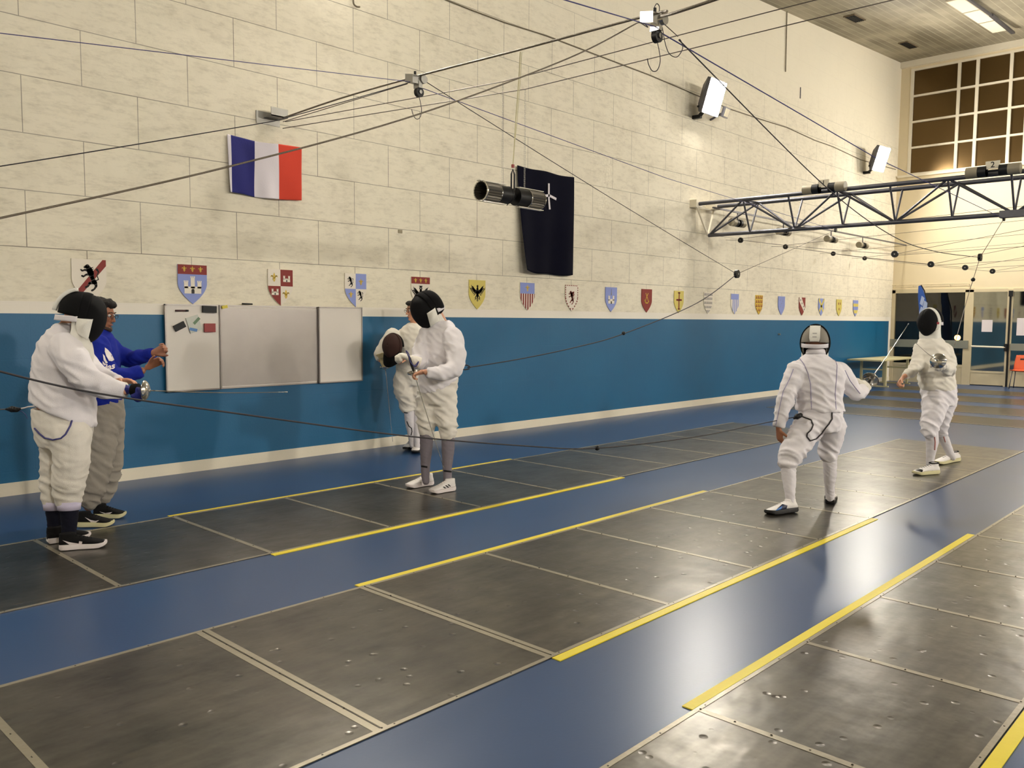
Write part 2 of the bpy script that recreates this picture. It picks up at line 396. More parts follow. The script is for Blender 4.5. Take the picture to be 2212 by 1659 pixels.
f = MB().box((XE+0.02, 7.05, 0.5), (XE+0.06, 7.10, 2.34)); f.build('rear_mullion', M_black, d1)
d2 = thing('door_1', None, None, (XE, yB1, 0), kind='structure')
f = MB(); f.box((XE-0.03, yC0, 0), (XE+0.05, yB1, 2.40)); f.box((XE-0.03, yB1, 2.34), (XE+0.05, yB0, 2.42)); f.box((XE-0.02, yB1, 0.32), (XE+0.03, yB0, 0.37)); f.build('door_frame', M_frame, d2)
MB().box((XE-0.01, yB1, 0.02), (XE+0.02, yB0, 0.32)).build('lower_panel', M_frame, d2)
MB().box((XE, yB1, 0.37), (XE+0.008, yB0, 2.34)).build('pane', M_mirror, d2)
pb = MB().cyl((XE-0.07, yB1-0.02, 0.97), (XE-0.07, yB0-0.01, 0.98), 0.022, 12); pb.build('push_bar', M_white, d2)
f = MB(); f.box((XE-0.09, yB1-0.05, 0.88), (XE-0.01, yB1+0.01, 1.06)); f.box((XE-0.05, yC0+0.03, 0.0), (XE-0.03, yC0+0.07, 2.36)); f.box((XE-0.07, yC0+0.0, 2.22), (XE-0.03, yC0+0.09, 2.36)); f.build('door_latch', M_black, d2)
d3 = thing('door_2', None, None, (XE, 4.2, 0), kind='structure')
f = MB(); f.box((XE-0.03, 3.0, 2.34), (XE+0.05, yC0, 2.42)); f.box((XE-0.03, 3.0, 0), (XE+0.05, 3.9, 2.4)); f.build('door_frame', M_frame, d3)
MB().box((XE-0.01, 3.9, 0.02), (XE+0.02, yC0, 0.42)).build('lower_panel', M_frame, d3)
MB().box((XE, 3.9, 0.42), (XE+0.008, yC0, 2.34)).build('pane', M_mirror, d3)
MB().box((XE-0.06, 3.9, 0.90), (XE-0.01, yC0, 1.07)).build('push_bar', MGY, d3)
struct(MB().box((XE+0.24, 0, -0.25), (XE+16, 16, -0.02)).build('ground_outside', mat('night_pavement', rgb(48, 46, 42), 0.7, var=0.2)))  # paved ground outside the glazed entrance
# ---------------------------------------------------------------- pistes and floor tape
M_plate = piste_material()
M_strip = mat('pale_joint_strip', rgb(148, 141, 124), 0.35, 0.5, bump=0.2, bscale=30, var=0.12, vscale=5)
M_yellow = mat('yellow_tape', rgb(222, 204, 40), 0.45, bump=0.1, bscale=40, var=0.06, vscale=8)
M_rivet = mat('dark_rivet', rgb(60, 56, 50), 0.5, 0.5)
def piste(label, x0, x1, y0, y1, edges=True, seams=None, double=()):
    t = thing('fencing_piste', label, 'piste', ((x0+x1)/2, (y0+y1)/2, 0), 'metal pistes along the left wall')
    xs = seams; H = 0.004
    for a, b in zip(xs, xs[1:]): MB().box((a+0.001, y0, 0.0005), (b-0.001, y1, H)).build('plate', M_plate, t)
    for x in xs[1:-1]:
        m = MB()
        if round(x, 1) in double: m.box((x-0.036, y0, H), (x-0.004, y1, H+0.0015)); m.box((x+0.006, y0, H), (x+0.034, y1, H+0.0015))
        else: m.box((x-0.016, y0, H), (x+0.016, y1, H+0.0015))
        m.build('joint_strip', M_strip, t)
    if edges:
        for y in (y0, y1):
            s = 1 if y == y0 else -1
            MB().box((x0, min(y, y+s*0.022), H), (x1, max(y, y+s*0.022), H+0.002)).build('edge_strip', M_strip, t)
    r = MB()
    for x in xs[1:-1]:
        if x < 9:
            for k in range(7):
                yy = y0+0.02+(y1-y0-0.04)*k/6; r.cyl((x+random.uniform(-0.006, 0.006), yy, H+0.001), (x, yy, H+0.0028), 0.004, 8)
    for k in range(int((x1-x0)/0.33)):
        for y in (y0+0.014, y1-0.014): r.cyl((x0+k*0.33+0.1, y, H+0.001), (x0+k*0.33+0.1, y, H+0.003), 0.004, 8)
    tag(r.build('rivet', M_rivet, t), kind='stuff')
    return t
sx = [-2.06+k for k in range(4)]+[1.94, 2.94, 3.94, 4.91, 5.90, 6.85, 7.84, 8.84, 9.84, 10.84, 11.84]
piste('grey metal fencing piste nearest the blue wall, under the standing fencers', -2.06, 11.84, 4.975, 6.475, True, sx)
piste('grey metal fencing piste in the middle, under the two duelling fencers', -2.06, 11.84, 2.497, 3.985, True, sx, (1.9, 2.9))
piste('grey metal fencing piste in the bottom right corner, dented near its yellow tape', -2.06, 11.84, 0.775, 1.738, True, sx, ())
for k, (a, b) in enumerate(((14.4, 15.6), (16.2, 17.6), (18.4, 19.8), (20.6, 21.9))):
    t = thing('fencing_piste', ('first', 'second', 'third', 'last')[k]+' of the four far pistes laid crosswise, counted from the fencers to the glass doors', 'piste', ((a+b)/2, 0, 0), 'crosswise pistes in the far half')
    MB().box((a, -7, 0.0005), (b, 7.2, 0.004)).build('running_surface', mat('worn_tan_runner', rgb(64, 57, 44), 0.285, 0.0, var=0.15, vscale=1.5, spec=0.3), t)
    MB().box((a, -7, 0.004), (a+0.04, 7.2, 0.005)).build('edge_strip', M_strip, t)
tp = [('yellow floor tape along the wall side of the piste nearest the wall', 6.478, 6.52), ('yellow floor tape on the camera side of the piste nearest the wall', 4.925, 4.972),
      ('yellow floor tape on the wall side of the middle piste', 3.988, 4.035), ('yellow floor tape on the camera side of the middle piste', 2.445, 2.494),
      ('yellow floor tape on the wall side of the bottom right piste', 1.741, 1.79), ('yellow floor tape cut by the bottom right corner of the view', 0.715, 0.768)]
for lb, a, b in tp: tag(MB().box((2.92, a, 0.0005), (6.86, b, 0.0052)).build('floor_tape', M_yellow), lb, 'tape', 'yellow tapes marking the middle of the pistes')

# ---------------------------------------------------------------- flat figures for the shields
SHW, SHH = 0.152, 0.392
def shield_outline():
    p = [(-SHW, 0), (-SHW, -0.19)]
    for k in range(1, 9): t = k/9; p.append((-SHW*(1-t**1.75), -0.19-(SHH-0.19)*t))
    p.append((0, -SHH)); q = [(-x, y) for x, y in reversed(p[:-1])]
    return p+q
SO = shield_outline()
def clip(poly, cl):       # convex clip polygon given counter-clockwise
    out = poly
    for i in range(len(cl)):
        a, b = cl[i], cl[(i+1) % len(cl)]; inp = out; out = []
        if not inp: return []
        def side(p): return (b[0]-a[0])*(p[1]-a[1])-(b[1]-a[1])*(p[0]-a[0])
        for j in range(len(inp)):
            p, q = inp[j], inp[(j+1) % len(inp)]; sp_, sq = side(p), side(q)
            if sp_ >= 0: out.append(p)
            if (sp_ >= 0) != (sq >= 0):
                t = sp_/(sp_-sq); out.append((p[0]+(q[0]-p[0])*t, p[1]+(q[1]-p[1])*t))
    return out
def rect(x0, y0, x1, y1): return [(x0, y0), (x1, y0), (x1, y1), (x0, y1)]
def stroke(pts, w):        # thick polyline as quads with round joints
    out = []; ws = w if isinstance(w, (list, tuple)) else [w]*len(pts)
    for (p, a), (q, b) in zip(zip(pts, ws), zip(pts[1:], ws[1:])):
        dx, dy = q[0]-p[0], q[1]-p[1]; l = math.hypot(dx, dy) or 1; nx, ny = -dy/l, dx/l
        out.append([(p[0]-nx*a/2, p[1]-ny*a/2), (q[0]-nx*b/2, q[1]-ny*b/2), (q[0]+nx*b/2, q[1]+ny*b/2), (p[0]+nx*a/2, p[1]+ny*a/2)])
    for p, a in zip(pts, ws): out.append([(p[0]+a/2*math.cos(t*PI/4), p[1]+a/2*math.sin(t*PI/4)) for t in range(8)])
    return out
def tf(polys, s, ox, oy, fx=1): return [[(ox+x*s*fx, oy+y*s) for x, y in p] for p in polys]
def fleur():               # unit: about 1 tall
    P = [[(0, 0.55), (-0.11, 0.3), (-0.05, 0), (0.05, 0), (0.11, 0.3)], rect(-0.2, -0.07, 0.2, 0.03), [(-0.05, -0.07), (0.05, -0.07), (0.1, -0.35), (0, -0.45), (-0.1, -0.35)]]
    for s in (-1, 1): P += stroke([(s*0.06, 0), (s*0.18, 0.16), (s*0.32, 0.2), (s*0.4, 0.06)], [0.08, 0.13, 0.12, 0.05]); P += stroke([(s*0.05, -0.07), (s*0.2, -0.25)], [0.07, 0.04])
    return P
def castle(n=3):
    P = [rect(-0.5, -0.5, 0.5, -0.1)]
    for cx, top in (((-0.4), 0.15), (0, 0.4), (0.4, 0.15)) if n == 3 else ((-0.36, 0.2), (0.36, 0.2)):
        P.append(rect(cx-0.12, -0.2, cx+0.12, top))
        for k in (-1, 0, 1): P.append(rect(cx+k*0.1-0.035, top, cx+k*0.1+0.035, top+0.09))
    for k in range(-1, 2):
        if n != 3: P.append(rect(k*0.12-0.03, -0.1, k*0.12+0.03, -0.03))
    return P
def door2(): return [rect(-0.1, -0.5, 0.1, -0.3), [(0.1*math.cos(t*PI/6), -0.3+0.1*math.sin(t*PI/6)) for t in range(7)]]
def lion():                # rampant, facing left, about 1 tall
    P = stroke([(-0.02, 0.36), (0.05, 0.2), (0.1, 0.0), (0.17, -0.16)], [0.2, 0.24, 0.15, 0.18])
    P += stroke([(-0.06, 0.44), (-0.16, 0.4)], [0.16, 0.09])
    for k in range(6): P += stroke([(0.04, 0.36-k*0.05), (0.15+0.02*(k % 2), 0.42-k*0.07)], [0.06, 0.015])
    P += stroke([(0, 0.26), (-0.16, 0.3), (-0.26, 0.26), (-0.3, 0.3)], [0.1, 0.07, 0.06, 0.06])
    P += stroke([(0.02, 0.14), (-0.12, 0.12), (-0.22, 0.04), (-0.27, 0.07)], [0.1, 0.07, 0.06, 0.07])
    P += stroke([(0.15, -0.16), (0.0, -0.2), (-0.06, -0.32), (-0.14, -0.36)], [0.15, 0.1, 0.06, 0.08])
    P += stroke([(0.2, -0.16), (0.24, -0.3), (0.17, -0.42), (0.08, -0.48)], [0.15, 0.09, 0.06, 0.08])
    P += stroke([(0.22, -0.1), (0.33, -0.05), (0.28, 0.1), (0.34, 0.25), (0.28, 0.33)], [0.04, 0.035, 0.035, 0.05, 0.09])
    return P
def eagle(two=False):
    P = stroke([(0, 0.2), (0, 0.0), (0, -0.2)], [0.14, 0.22, 0.1])
    for s in (-1, 1):
        P += stroke([(s*0.04, 0.02), (s*0.2, 0.1), (s*0.34, 0.3)], [0.16, 0.16, 0.05])
        for k in range(6):
            a = 0.12+k*0.055; P += stroke([(s*a, 0.02+k*0.04), (s*(a+0.1), -0.12+k*0.06), (s*(a+0.16), -0.12+k*0.085)], [0.06, 0.035, 0.01])
            P += stroke([(s*(0.2+k*0.02), 0.1+k*0.03), (s*(0.34+k*0.02), 0.02+k*0.07)], [0.06, 0.015])
        P += stroke([(s*0.05, -0.12), (s*0.14, -0.22), (s*0.1, -0.3), (s*0.2, -0.36)], [0.06, 0.05, 0.04, 0.02]); P += stroke([(s*0.12, -0.28), (s*0.22, -0.26)], [0.03, 0.015])
        if two: P += stroke([(0, 0.2), (s*0.06, 0.32), (s*0.02, 0.4), (s*0.1, 0.42)], [0.07, 0.05, 0.07, 0.02])
    if not two: P += stroke([(0, 0.18), (0.01, 0.34), (-0.07, 0.33)], [0.08, 0.1, 0.02])
    P += stroke([(0, -0.15), (0, -0.45)], [0.08, 0.02])
    for k in range(3): P += stroke([(-0.05-0.01*k, -0.25-k*0.07), (0.05+0.01*k, -0.25-k*0.07)], 0.022)
    return P
MSH = {'w': mat('shield_white', rgb(226, 218, 204), 0.6, var=0.03), 'r': mat('shield_red', rgb(128, 30, 22), 0.6, var=0.05), 'b': mat('shield_lilac_blue', rgb(132, 146, 206), 0.6, var=0.03),
       'y': mat('shield_yellow', rgb(206, 190, 98), 0.6, var=0.04), 'k': mat('shield_black', (0.012, 0.01, 0.01, 1), 0.6), 'g': mat('shield_gold', rgb(212, 178, 56), 0.5, var=0.05),
       's': mat('shield_grey', rgb(150, 146, 140), 0.6)}
SV_NAMES = {}
def shield(k, field, label, charges, edge=None):
    xc = 2.0+k+0.0; zt = 2.102
    if k == 1: xc = 3.01
    def wp(x, y, l): return Vector((xc+x, WY-0.004-l, zt+y))
    t = thing('heraldic_shield', label, 'shield', (xc, WY-0.004, zt-SHH), 'painted shields along the left wall')
    MB().poly([wp(x, y, 0) for x, y in SO], (0, -1, 0), 0.010).build('board', MSH[field], t)
    for li, (nm, col, polys) in enumerate(charges):
        m = MB()
        for p in polys:
            a = sum(p[i][0]*p[(i+1) % len(p)][1]-p[(i+1) % len(p)][0]*p[i][1] for i in range(len(p)))
            q = clip(p if a > 0 else p[::-1], SO)
            if len(q) >= 3: m.poly([wp(x, y, 0.010+li*0.0008) for x, y in q], (0, -1, 0), 0.0016)
        if m.V: m.build(nm, MSH[col], t)
    return t
cz_ = (0, -0.17)
three = lambda: sum([tf(fleur(), 0.06, x, -0.045) for x in (-0.085, 0, 0.085)], [])
shield(1, 'w', 'white shield with a black lion over a red diagonal bar', [('diagonal_bar', 'r', [[(-0.12, -0.30), (-0.09, -0.34), (0.15, -0.055), (0.15, 0), (0.12, 0)]]), ('lion', 'k', tf(lion(), 0.24, 0.0, -0.17))])
shield(2, 'b', 'blue shield with a white castle under three gold lilies', [('red_chief', 'r', [rect(-SHW, -0.095, SHW, 0)]), ('lilies', 'g', three()), ('castle', 'w', tf(castle(), 0.175, 0, -0.2)), ('castle_gate', 'k', tf(door2(), 0.16, 0, -0.207))])
shield(3, 'w', 'quartered red and white shield with lilies and small castles', [('red_quarters', 'r', [rect(0, -0.18, SHW, 0), rect(-SHW, -0.4, 0, -0.18)]), ('lilies', 'g', tf(fleur(), 0.1, -0.078, -0.09)+tf(fleur(), 0.1, 0.065, -0.27)), ('castles', 'w', tf(castle(2), 0.085, 0.075, -0.09)+tf(castle(2), 0.085, -0.07, -0.235)), ('castle_gates', 'k', tf(door2(), 0.07, 0.075, -0.096)+tf(door2(), 0.07, -0.07, -0.241))])
shield(4, 'w', 'quartered blue and white shield with two small black lions', [('blue_quarters', 'b', [rect(0, -0.18, SHW, 0), rect(-SHW, -0.4, 0, -0.18)]), ('lions', 'k', tf(lion(), 0.12, -0.078, -0.1)+tf(lion(), 0.12, 0.06, -0.26)), ('lilies', 'g', tf(fleur(), 0.075, 0.075, -0.1)+tf(fleur(), 0.075, -0.07, -0.25))])
shield(5, 'w', 'white shield with a black double-headed eagle, half hidden by a fencing mask', [('red_chief', 'r', [rect(-SHW, -0.085, SHW, 0)]), ('lilies', 'g', three()), ('eagle', 'k', tf(eagle(True), 0.28, 0, -0.23))])
shield(6, 'y', 'yellow shield with a black eagle', [('eagle', 'k', tf(eagle(), 0.27, 0, -0.17))])
shield(7, 'w', 'shield with red and white stripes under a gold lily on blue', [('blue_chief', 'b', [rect(-SHW, -0.155, SHW, 0)]), ('lily', 'g', tf(fleur(), 0.1, 0, -0.08)), ('stripes', 'r', [rect(-0.145+i*0.048, -0.4, -0.121+i*0.048, -0.155) for i in range(7)])])
dash = []
for i in range(14):
    if i % 2 == 0: dash += [rect(-SHW+i*0.0217, -0.014, -SHW+(i+1)*0.0217, 0)]
for s in (-1, 1):
    for i in range(5): dash += [rect(s*(SHW-0.008)-0.008, -0.05-i*0.035, s*(SHW-0.008)+0.008, -0.03-i*0.035)]
    for i in range(5):
        t = (i+0.4)/5.2; x = SHW*(1-t**1.75); y = -0.19-(SHH-0.19)*t; dash += [[(s*(x-0.02), y-0.012), (s*(x+0.01), y-0.012), (s*(x+0.01), y+0.012), (s*(x-0.02), y+0.012)]]
shield(8, 'w', 'white shield with a red griffin inside a dashed red border', [('dashed_border', 'r', dash), ('griffin', 'r', tf(lion(), 0.2, -0.01, -0.19)+tf(stroke([(0.05, 0.2), (0.2, 0.4), (0.36, 0.44)], [0.2, 0.14, 0.03])+stroke([(0.1, 0.1), (0.3, 0.25)], [0.12, 0.04]), 0.2, -0.01, -0.19))])
shield(9, 'b', 'blue shield with a white castle under a small grey steeple, beside a red shield', [('castle', 'w', tf(castle(2), 0.16, 0, -0.18)), ('castle_gate', 'k', tf(door2(), 0.15, 0, -0.19)), ('steeple', 's', stroke([(0, -0.12), (0, -0.03)], [0.022, 0.006]))])
shield(10, 'r', 'dark red shield with a yellow horn and crossed cords', [('horn', 'g', stroke([(-0.055, -0.19), (-0.03, -0.23), (0.02, -0.235), (0.06, -0.2)], [0.028, 0.022, 0.016, 0.01])+stroke([(-0.035, -0.07), (0.0, -0.12), (0.045, -0.2)], 0.012)+stroke([(0.035, -0.07), (0.0, -0.12), (-0.045, -0.2)], 0.012))])
shield(11, 'y', 'yellow shield with a long red cross', [('cross', 'r', stroke([(0, -0.035), (0, -0.32)], 0.032)+stroke([(-0.075, -0.16), (0.075, -0.16)], 0.032)+stroke([(-0.03, -0.035), (0.03, -0.035)], 0.02)+stroke([(-0.03, -0.32), (0.03, -0.32)], 0.02))])
rows_ = []
for r in range(5):
    for c_ in range(8): rows_.append(rect(-0.14+c_*0.037, -0.05-r*0.078, -0.118+c_*0.037, -0.015-r*0.078))
    rows_.append(rect(-0.15, -0.058-r*0.078, 0.15, -0.05-r*0.078))
shield(12, 'w', 'white shield with rows of small grey marks, crossed by a thin cord', [('grey_marks', 's', rows_)])
shield(13, 'w', 'white shield with vertical blue stripes under a plain blue top', [('blue_chief', 'b', [rect(-SHW, -0.11, SHW, 0)]), ('stripes', 'b', [rect(-0.085+i*0.065, -0.4, -0.052+i*0.065, -0.11) for i in range(4)])])
dk = []
for r in range(5):
    for c_ in range(4): dk.append([(-0.14+c_*0.072, -0.075-r*0.085), (-0.095+c_*0.072, -0.075-r*0.085), (-0.095+c_*0.072, -0.01-r*0.085), (-0.115+c_*0.072, -0.01-r*0.085)])
shield(14, 'g', 'gold shield covered with rows of dark bell shapes', [('bells', 'r', dk), ('bell_wedges', 'k', [[(p[0][0]+0.004, p[0][1]), (p[1][0]-0.022, p[1][1]), (p[1][0]-0.022, p[1][1]+0.03)] for p in dk])])  # black wedges drawn over the lower left of each bell
shield(15, 'b', 'plain blue shield with faint gold specks, right of the gold and dark one', [('specks', 's', [rect(x-0.008, y-0.008, x+0.008, y+0.008) for x, y in ((-0.06, -0.08), (0.05, -0.1), (0, -0.15), (-0.05, -0.22), (0.05, -0.24))])])
shield(16, 'r', 'red shield with a white diagonal bar of small marks', [('white_bar', 'w', [[(-SHW, 0), (-0.05, 0), (SHW, -0.26), (0.10, -0.32), (-SHW, -0.09)]]), ('bar_marks', 'k', [rect(x-0.014, y-0.02, x+0.014, y+0.02) for x, y in ((-0.09, -0.06), (-0.02, -0.13), (0.05, -0.2), (0.1, -0.26))])])
shield(17, 'b', 'blue shield with a yellow diagonal cross', [('saltire', 'y', stroke([(-0.15, 0), (0.13, -0.33)], 0.06)+stroke([(0.15, 0), (-0.13, -0.33)], 0.06))])
shield(18, 'y', 'yellow shield with three small dark red ovals', [('ovals', 'r', [[(cx+0.018*math.cos(t*PI/6), cy+0.032*math.sin(t*PI/6)) for t in range(12)] for cx, cy in ((-0.05, -0.1), (0.05, -0.1), (0, -0.23))])])
shield(19, 'b', 'last shield before the far corner, blue and yellow horizontal bands', [('bands', 'y', [rect(-SHW, -0.155, SHW, -0.08), rect(-SHW, -0.32, SHW, -0.24)])])

# ---------------------------------------------------------------- whiteboard and what hangs on it
M_wb = mat('whiteboard_surface', rgb(218, 212, 204), 0.28, var=0.02, vscale=1.5)
M_alu = mat('brushed_aluminium', rgb(160, 154, 150), 0.4, 0.8, var=0.08)
wbx = [3.69, 4.265, 5.46, 6.065]; wz0, wz1 = 0.835, 1.705
wb = thing('whiteboard', 'wide three-panel whiteboard on the blue wall', 'whiteboard', (4.9, WY, wz0))
def board_panel(a, b, name, yo):
    MB().box((a+0.012, WY-yo-0.014, wz0+0.012), (b-0.012, WY-yo, wz1-0.012)).build(name, M_wb, wb)
    f = MB()
    for lo, hi in (((a, WY-yo-0.02, wz0), (b, WY-yo+0.002, wz0+0.014)), ((a, WY-yo-0.02, wz1-0.014), (b, WY-yo+0.002, wz1)), ((a, WY-yo-0.02, wz0), (a+0.014, WY-yo+0.002, wz1)), ((b-0.014, WY-yo-0.02, wz0), (b, WY-yo+0.002, wz1))): f.box(lo, hi)
    f.build('frame', M_alu, wb)
board_panel(wbx[1], wbx[2], 'centre_panel', 0.01); board_panel(wbx[0], wbx[1], 'left_wing', 0.035); board_panel(wbx[2], wbx[3], 'right_wing', 0.035)
h = MB()
for x in (wbx[1], wbx[2]): h.cyl((x, WY-0.06, wz0+0.01), (x, WY-0.06, wz1-0.01), 0.008, 8)
h.build('hinge', M_alu, wb)
bk = MB().box((wbx[0]+0.02, WY-0.036, wz0+0.03), (wbx[3]-0.02, WY-0.003, wz1-0.03)); bk.build('backing', M_alu, wb)
def onb(px, py): return Y_(px, py, WY-0.056)
def stick(name, label, cat, px, py, w, h_, th, ang, m, grp=None):
    c = onb(px, py); a = Vector((math.cos(ang), 0, math.sin(ang))); b = Vector((-math.sin(ang), 0, math.cos(ang)))
    o = MB().obox(c+Vector((0, -th/2, 0)), a*w/2, b*h_/2, Vector((0, th/2, 0))).build(name, m); tag(o, label, cat, grp); return o
M_red = mat('red_plastic', rgb(140, 30, 30), 0.4, var=0.05); M_yl = mat('yellow_plastic', rgb(206, 190, 60), 0.5)
pen = MB().cyl(onb(378, 671)+Vector((0, -0.009, 0)), onb(400, 671)+Vector((0, -0.009, 0)), 0.009, 12).build('marker_pen', mat('maroon_pen', rgb(64, 26, 32), 0.4), None, True); tag(pen, 'dark red marker pen fixed near the top left of the whiteboard', 'pen')
cp = MB().cyl(onb(399.5, 671)+Vector((0, -0.009, 0)), onb(406, 671)+Vector((0, -0.009, 0)), 0.0098, 12); fin('cap', cp.V, cp.F, M_black, pen, True)
stick('board_eraser', 'black rectangular eraser at the top of the left whiteboard panel', 'eraser', 451, 668, 0.145, 0.068, 0.03, -0.03, M_black)
stick('magnet', 'tilted black rectangular magnet on the left whiteboard panel', 'magnet', 387, 705, 0.115, 0.062, 0.02, 0.45, M_black)
stick('magnet', 'red rectangular magnet on the left whiteboard panel', 'magnet', 452, 708, 0.118, 0.088, 0.02, 0.0, M_red)
sch = stick('plastic_sachet', 'crumpled clear sachet with blue and green print on the whiteboard', 'sachet', 419, 700, 0.13, 0.16, 0.006, 0.3, mat('cloudy_plastic', rgb(196, 200, 192), 0.2, var=0.08, vscale=30))
c = onb(417, 712)+Vector((0, -0.007, 0)); q = MB().obox(c, Vector((0.04, 0, -0.008)), Vector((0.004, 0, 0.014)), Vector((0, 0.002, 0))); fin('blue_print', q.V, q.F, mat('print_blue', rgb(70, 120, 180), 0.4), sch)
c = onb(424, 693)+Vector((0, -0.007, 0)); q = MB().obox(c, Vector((0.03, 0, 0.03)), Vector((-0.01, 0, 0.01)), Vector((0, 0.002, 0))); fin('green_print', q.V, q.F, mat('print_green', rgb(90, 120, 90), 0.4), sch)
stick('magnet', 'small yellow magnet on the top frame between the whiteboard panels', 'magnet', 484, 663, 0.06, 0.03, 0.02, 0.2, M_yl)
tag(MB().cyl(Y_(523, 656, WY-0.045), Y_(545, 657, WY-0.045), 0.008, 10).build('marker_pen', M_black, None, True), 'black and white marker lying on top of the middle whiteboard panel', 'pen')

# ---------------------------------------------------------------- flags
def interp(pl, t):
    n = len(pl)-1; x = min(max(t*n, 0), n-1e-6); i = int(x); f = x-i
    p = [pl[max(i-1, 0)], pl[i], pl[i+1], pl[min(i+2, n)]]
    return 0.5*((2*p[1])+(p[2]-p[0])*f+(2*p[0]-5*p[1]+4*p[2]-p[3])*f*f+(-p[0]+3*p[1]-3*p[2]+p[3])*f**3)
def hung_cloth(name, top, bot, m, yoff, n=(46, 46)):
    T = [Y_(x, y, WY-0.03) for x, y in top]; B = [Y_(x, y, WY-0.03) for x, y in bot]
    def fn(u, v):
        p = interp(T, u).lerp(interp(B, u), v); p.y -= yoff(u, v); return p
    g = MB().grid(fn, n[0], n[1], 0.002); return g.build(name, m, None, True)
def tricolour():
    m = mat('tricolour_cloth', rgb(220, 214, 220), 0.75); b = m.node_tree.nodes['Principled BSDF']
    tc = nn(m, 'ShaderNodeTexCoord'); sp = nn(m, 'ShaderNodeSeparateXYZ'); lk(m, tc, 'Generated', sp, 0)
    c = mixc(m, mth(m, 'GREATER_THAN', (sp, 0), 0.355), rgb(20, 24, 110), rgb(222, 216, 224))
    c = mixc(m, mth(m, 'GREATER_THAN', (sp, 0), 0.67), c, rgb(206, 58, 32)); c = mixc(m, mth(m, 'LESS_THAN', (sp, 0), 0.045), c, rgb(222, 216, 224))
    m.node_tree.links.new(c[0].outputs[2], b.inputs['Base Color'])
    n2 = nn(m, 'ShaderNodeTexNoise'); n2.inputs['Scale'].default_value = 90; lk(m, tc, 'Object', n2, 'Vector'); bp = nn(m, 'ShaderNodeBump'); bp.inputs['Strength'].default_value = 0.15; bp.inputs['Distance'].default_value = 0.01
    lk(m, n2, 0, bp, 'Height'); lk(m, bp, 0, b, 'Normal'); return m
fl = hung_cloth('flag', [(489, 290), (520, 298), (549, 305), (575, 309), (602, 312), (650, 319)], [(495, 415), (522, 419), (549, 425), (575, 429), (602, 431), (651, 433)], tricolour(),
    lambda u, v: 0.012+0.014*math.sin(u*9+v*1.5)*(0.4+v)+0.01*math.sin(u*17-v*4+1)*v)
tag(fl, 'blue, white and red striped flag pinned to the upper wall', 'flag')
dfl = hung_cloth('flag', [(1116, 357), (1145, 365), (1177, 370), (1208, 379), (1239, 383)], [(1123, 584), (1150, 591), (1180, 592), (1212, 596), (1237, 594)], mat('navy_cloth', rgb(10, 11, 27), 0.9, bump=0.2, bscale=120, var=0.1, spec=0.1),
    lambda u, v: 0.01+0.02*math.sin(u*8+1)*v+0.015*math.sin(u*15+v*2)*v**0.5+0.10*v*v*(1-u)**1.5)
tag(dfl, 'tall dark navy flag with a white taped cross on the upper wall', 'flag')
def flag_tape(pxs, w):
    P = [Y_(x, y, WY-0.03)+Vector((0, -0.05, 0)) for x, y in pxs]; m = MB()
    for p, q in zip(P, P[1:]): m.bar(p, q, w, 0.004, Vector((0, -1, 0)))
    return m
tm = flag_tape([(1180, 397), (1180, 430), (1182, 453)], 0.034); tm2 = flag_tape([(1169, 424), (1181, 423), (1196, 431)], 0.036)
dfl_o = ORG[dfl.name]; tm.add(tm2.V, tm2.F); tm.build('cross_tape', mat('white_tape', rgb(212, 206, 212), 0.6), dfl)

# ---------------------------------------------------------------- floodlights
def flood(x, z, side, label, tilt=0.30, turn=0.0, y=None, strength=FLOOD, hw=0.25, hh=0.28):
    yw = (WY if side > 0 else YR) if y is None else y
    n = Vector((math.sin(turn), -side*math.cos(turn)*math.cos(tilt), -math.sin(tilt))).normalized()
    if abs(side) > 1.5: n = Vector((-math.cos(tilt)*math.cos(turn), math.sin(turn), -math.sin(tilt))).normalized()
    a = n.cross(Vector((0, 0, 1))).normalized(); b = a.cross(n).normalized()
    wall = Vector((x, yw, z)); wn = Vector((0, -side, 0)) if abs(side) < 1.5 else Vector((-1, 0, 0))
    c = wall+wn*0.42+Vector((0, 0, 0.12))
    t = thing('floodlight', label, 'floodlight', wall, 'floodlights high on the walls')
    h = MB(); back = c-n*0.2
    V = []
    for cc, s in ((c, 1.0), (c-n*0.07, 1.0), (back, 0.55)):
        for i, j in ((-1,-1),(1,-1),(1,1),(-1,1)): V.append(cc+a*hw*1.06*s*i+b*hh*1.05*s*j)
    F = [(0,1,2,3)]
    for k in (0, 4):
        for i in range(4): j = (i+1) % 4; F.append((k+i, k+4+i, k+4+j, k+j))
    F.append((8, 11, 10, 9)); h.add(V, F); h.build('housing', M_dsteel, t)
    g = MB().obox(c+n*0.006, a*hw, b*hh, n*0.005)
    gm = mat('flood_glass_%d' % int(strength), (0.9, 0.9, 0.85, 1), 0.2, emit=FLOODCOL, estr=strength)
    g.build('lamp_glass', gm, t)
    br = MB(); lo = c-n*0.12-b*hh*0.75
    br.bar(wall+Vector((0, 0, -0.16)), wall+wn*0.16+Vector((0, 0, -0.16)), 0.07, 0.06); br.bar(wall+wn*0.12+Vector((0, 0, -0.16)), lo, 0.05, 0.05)
    br.bar(lo-a*hw, lo+a*hw, 0.03, 0.03); br.build('bracket', M_black, t)
    return t
flood(13.35, 5.34, 1, 'large lit floodlight high on the left wall, above the lattice truss end')
flood(21.2, 5.38, 1, 'smaller-looking lit floodlight high on the left wall, beside the far windows', turn=-0.12)
flood(5.7, 5.95, 1, 'lit floodlight above the top edge of the view, over the whiteboard')
flood(-2.2, 5.6, 1, 'lit floodlight on the left wall behind the viewpoint')
for x, w in ((-2.2, 'rear'), (6.3, 'near'), (13.6, 'middle'), (21.4, 'far')): flood(x, 5.7, -1, 'lit floodlight on the wall opposite the shields, %s one' % w, tilt=0.3, strength=FLOOD*2.2)
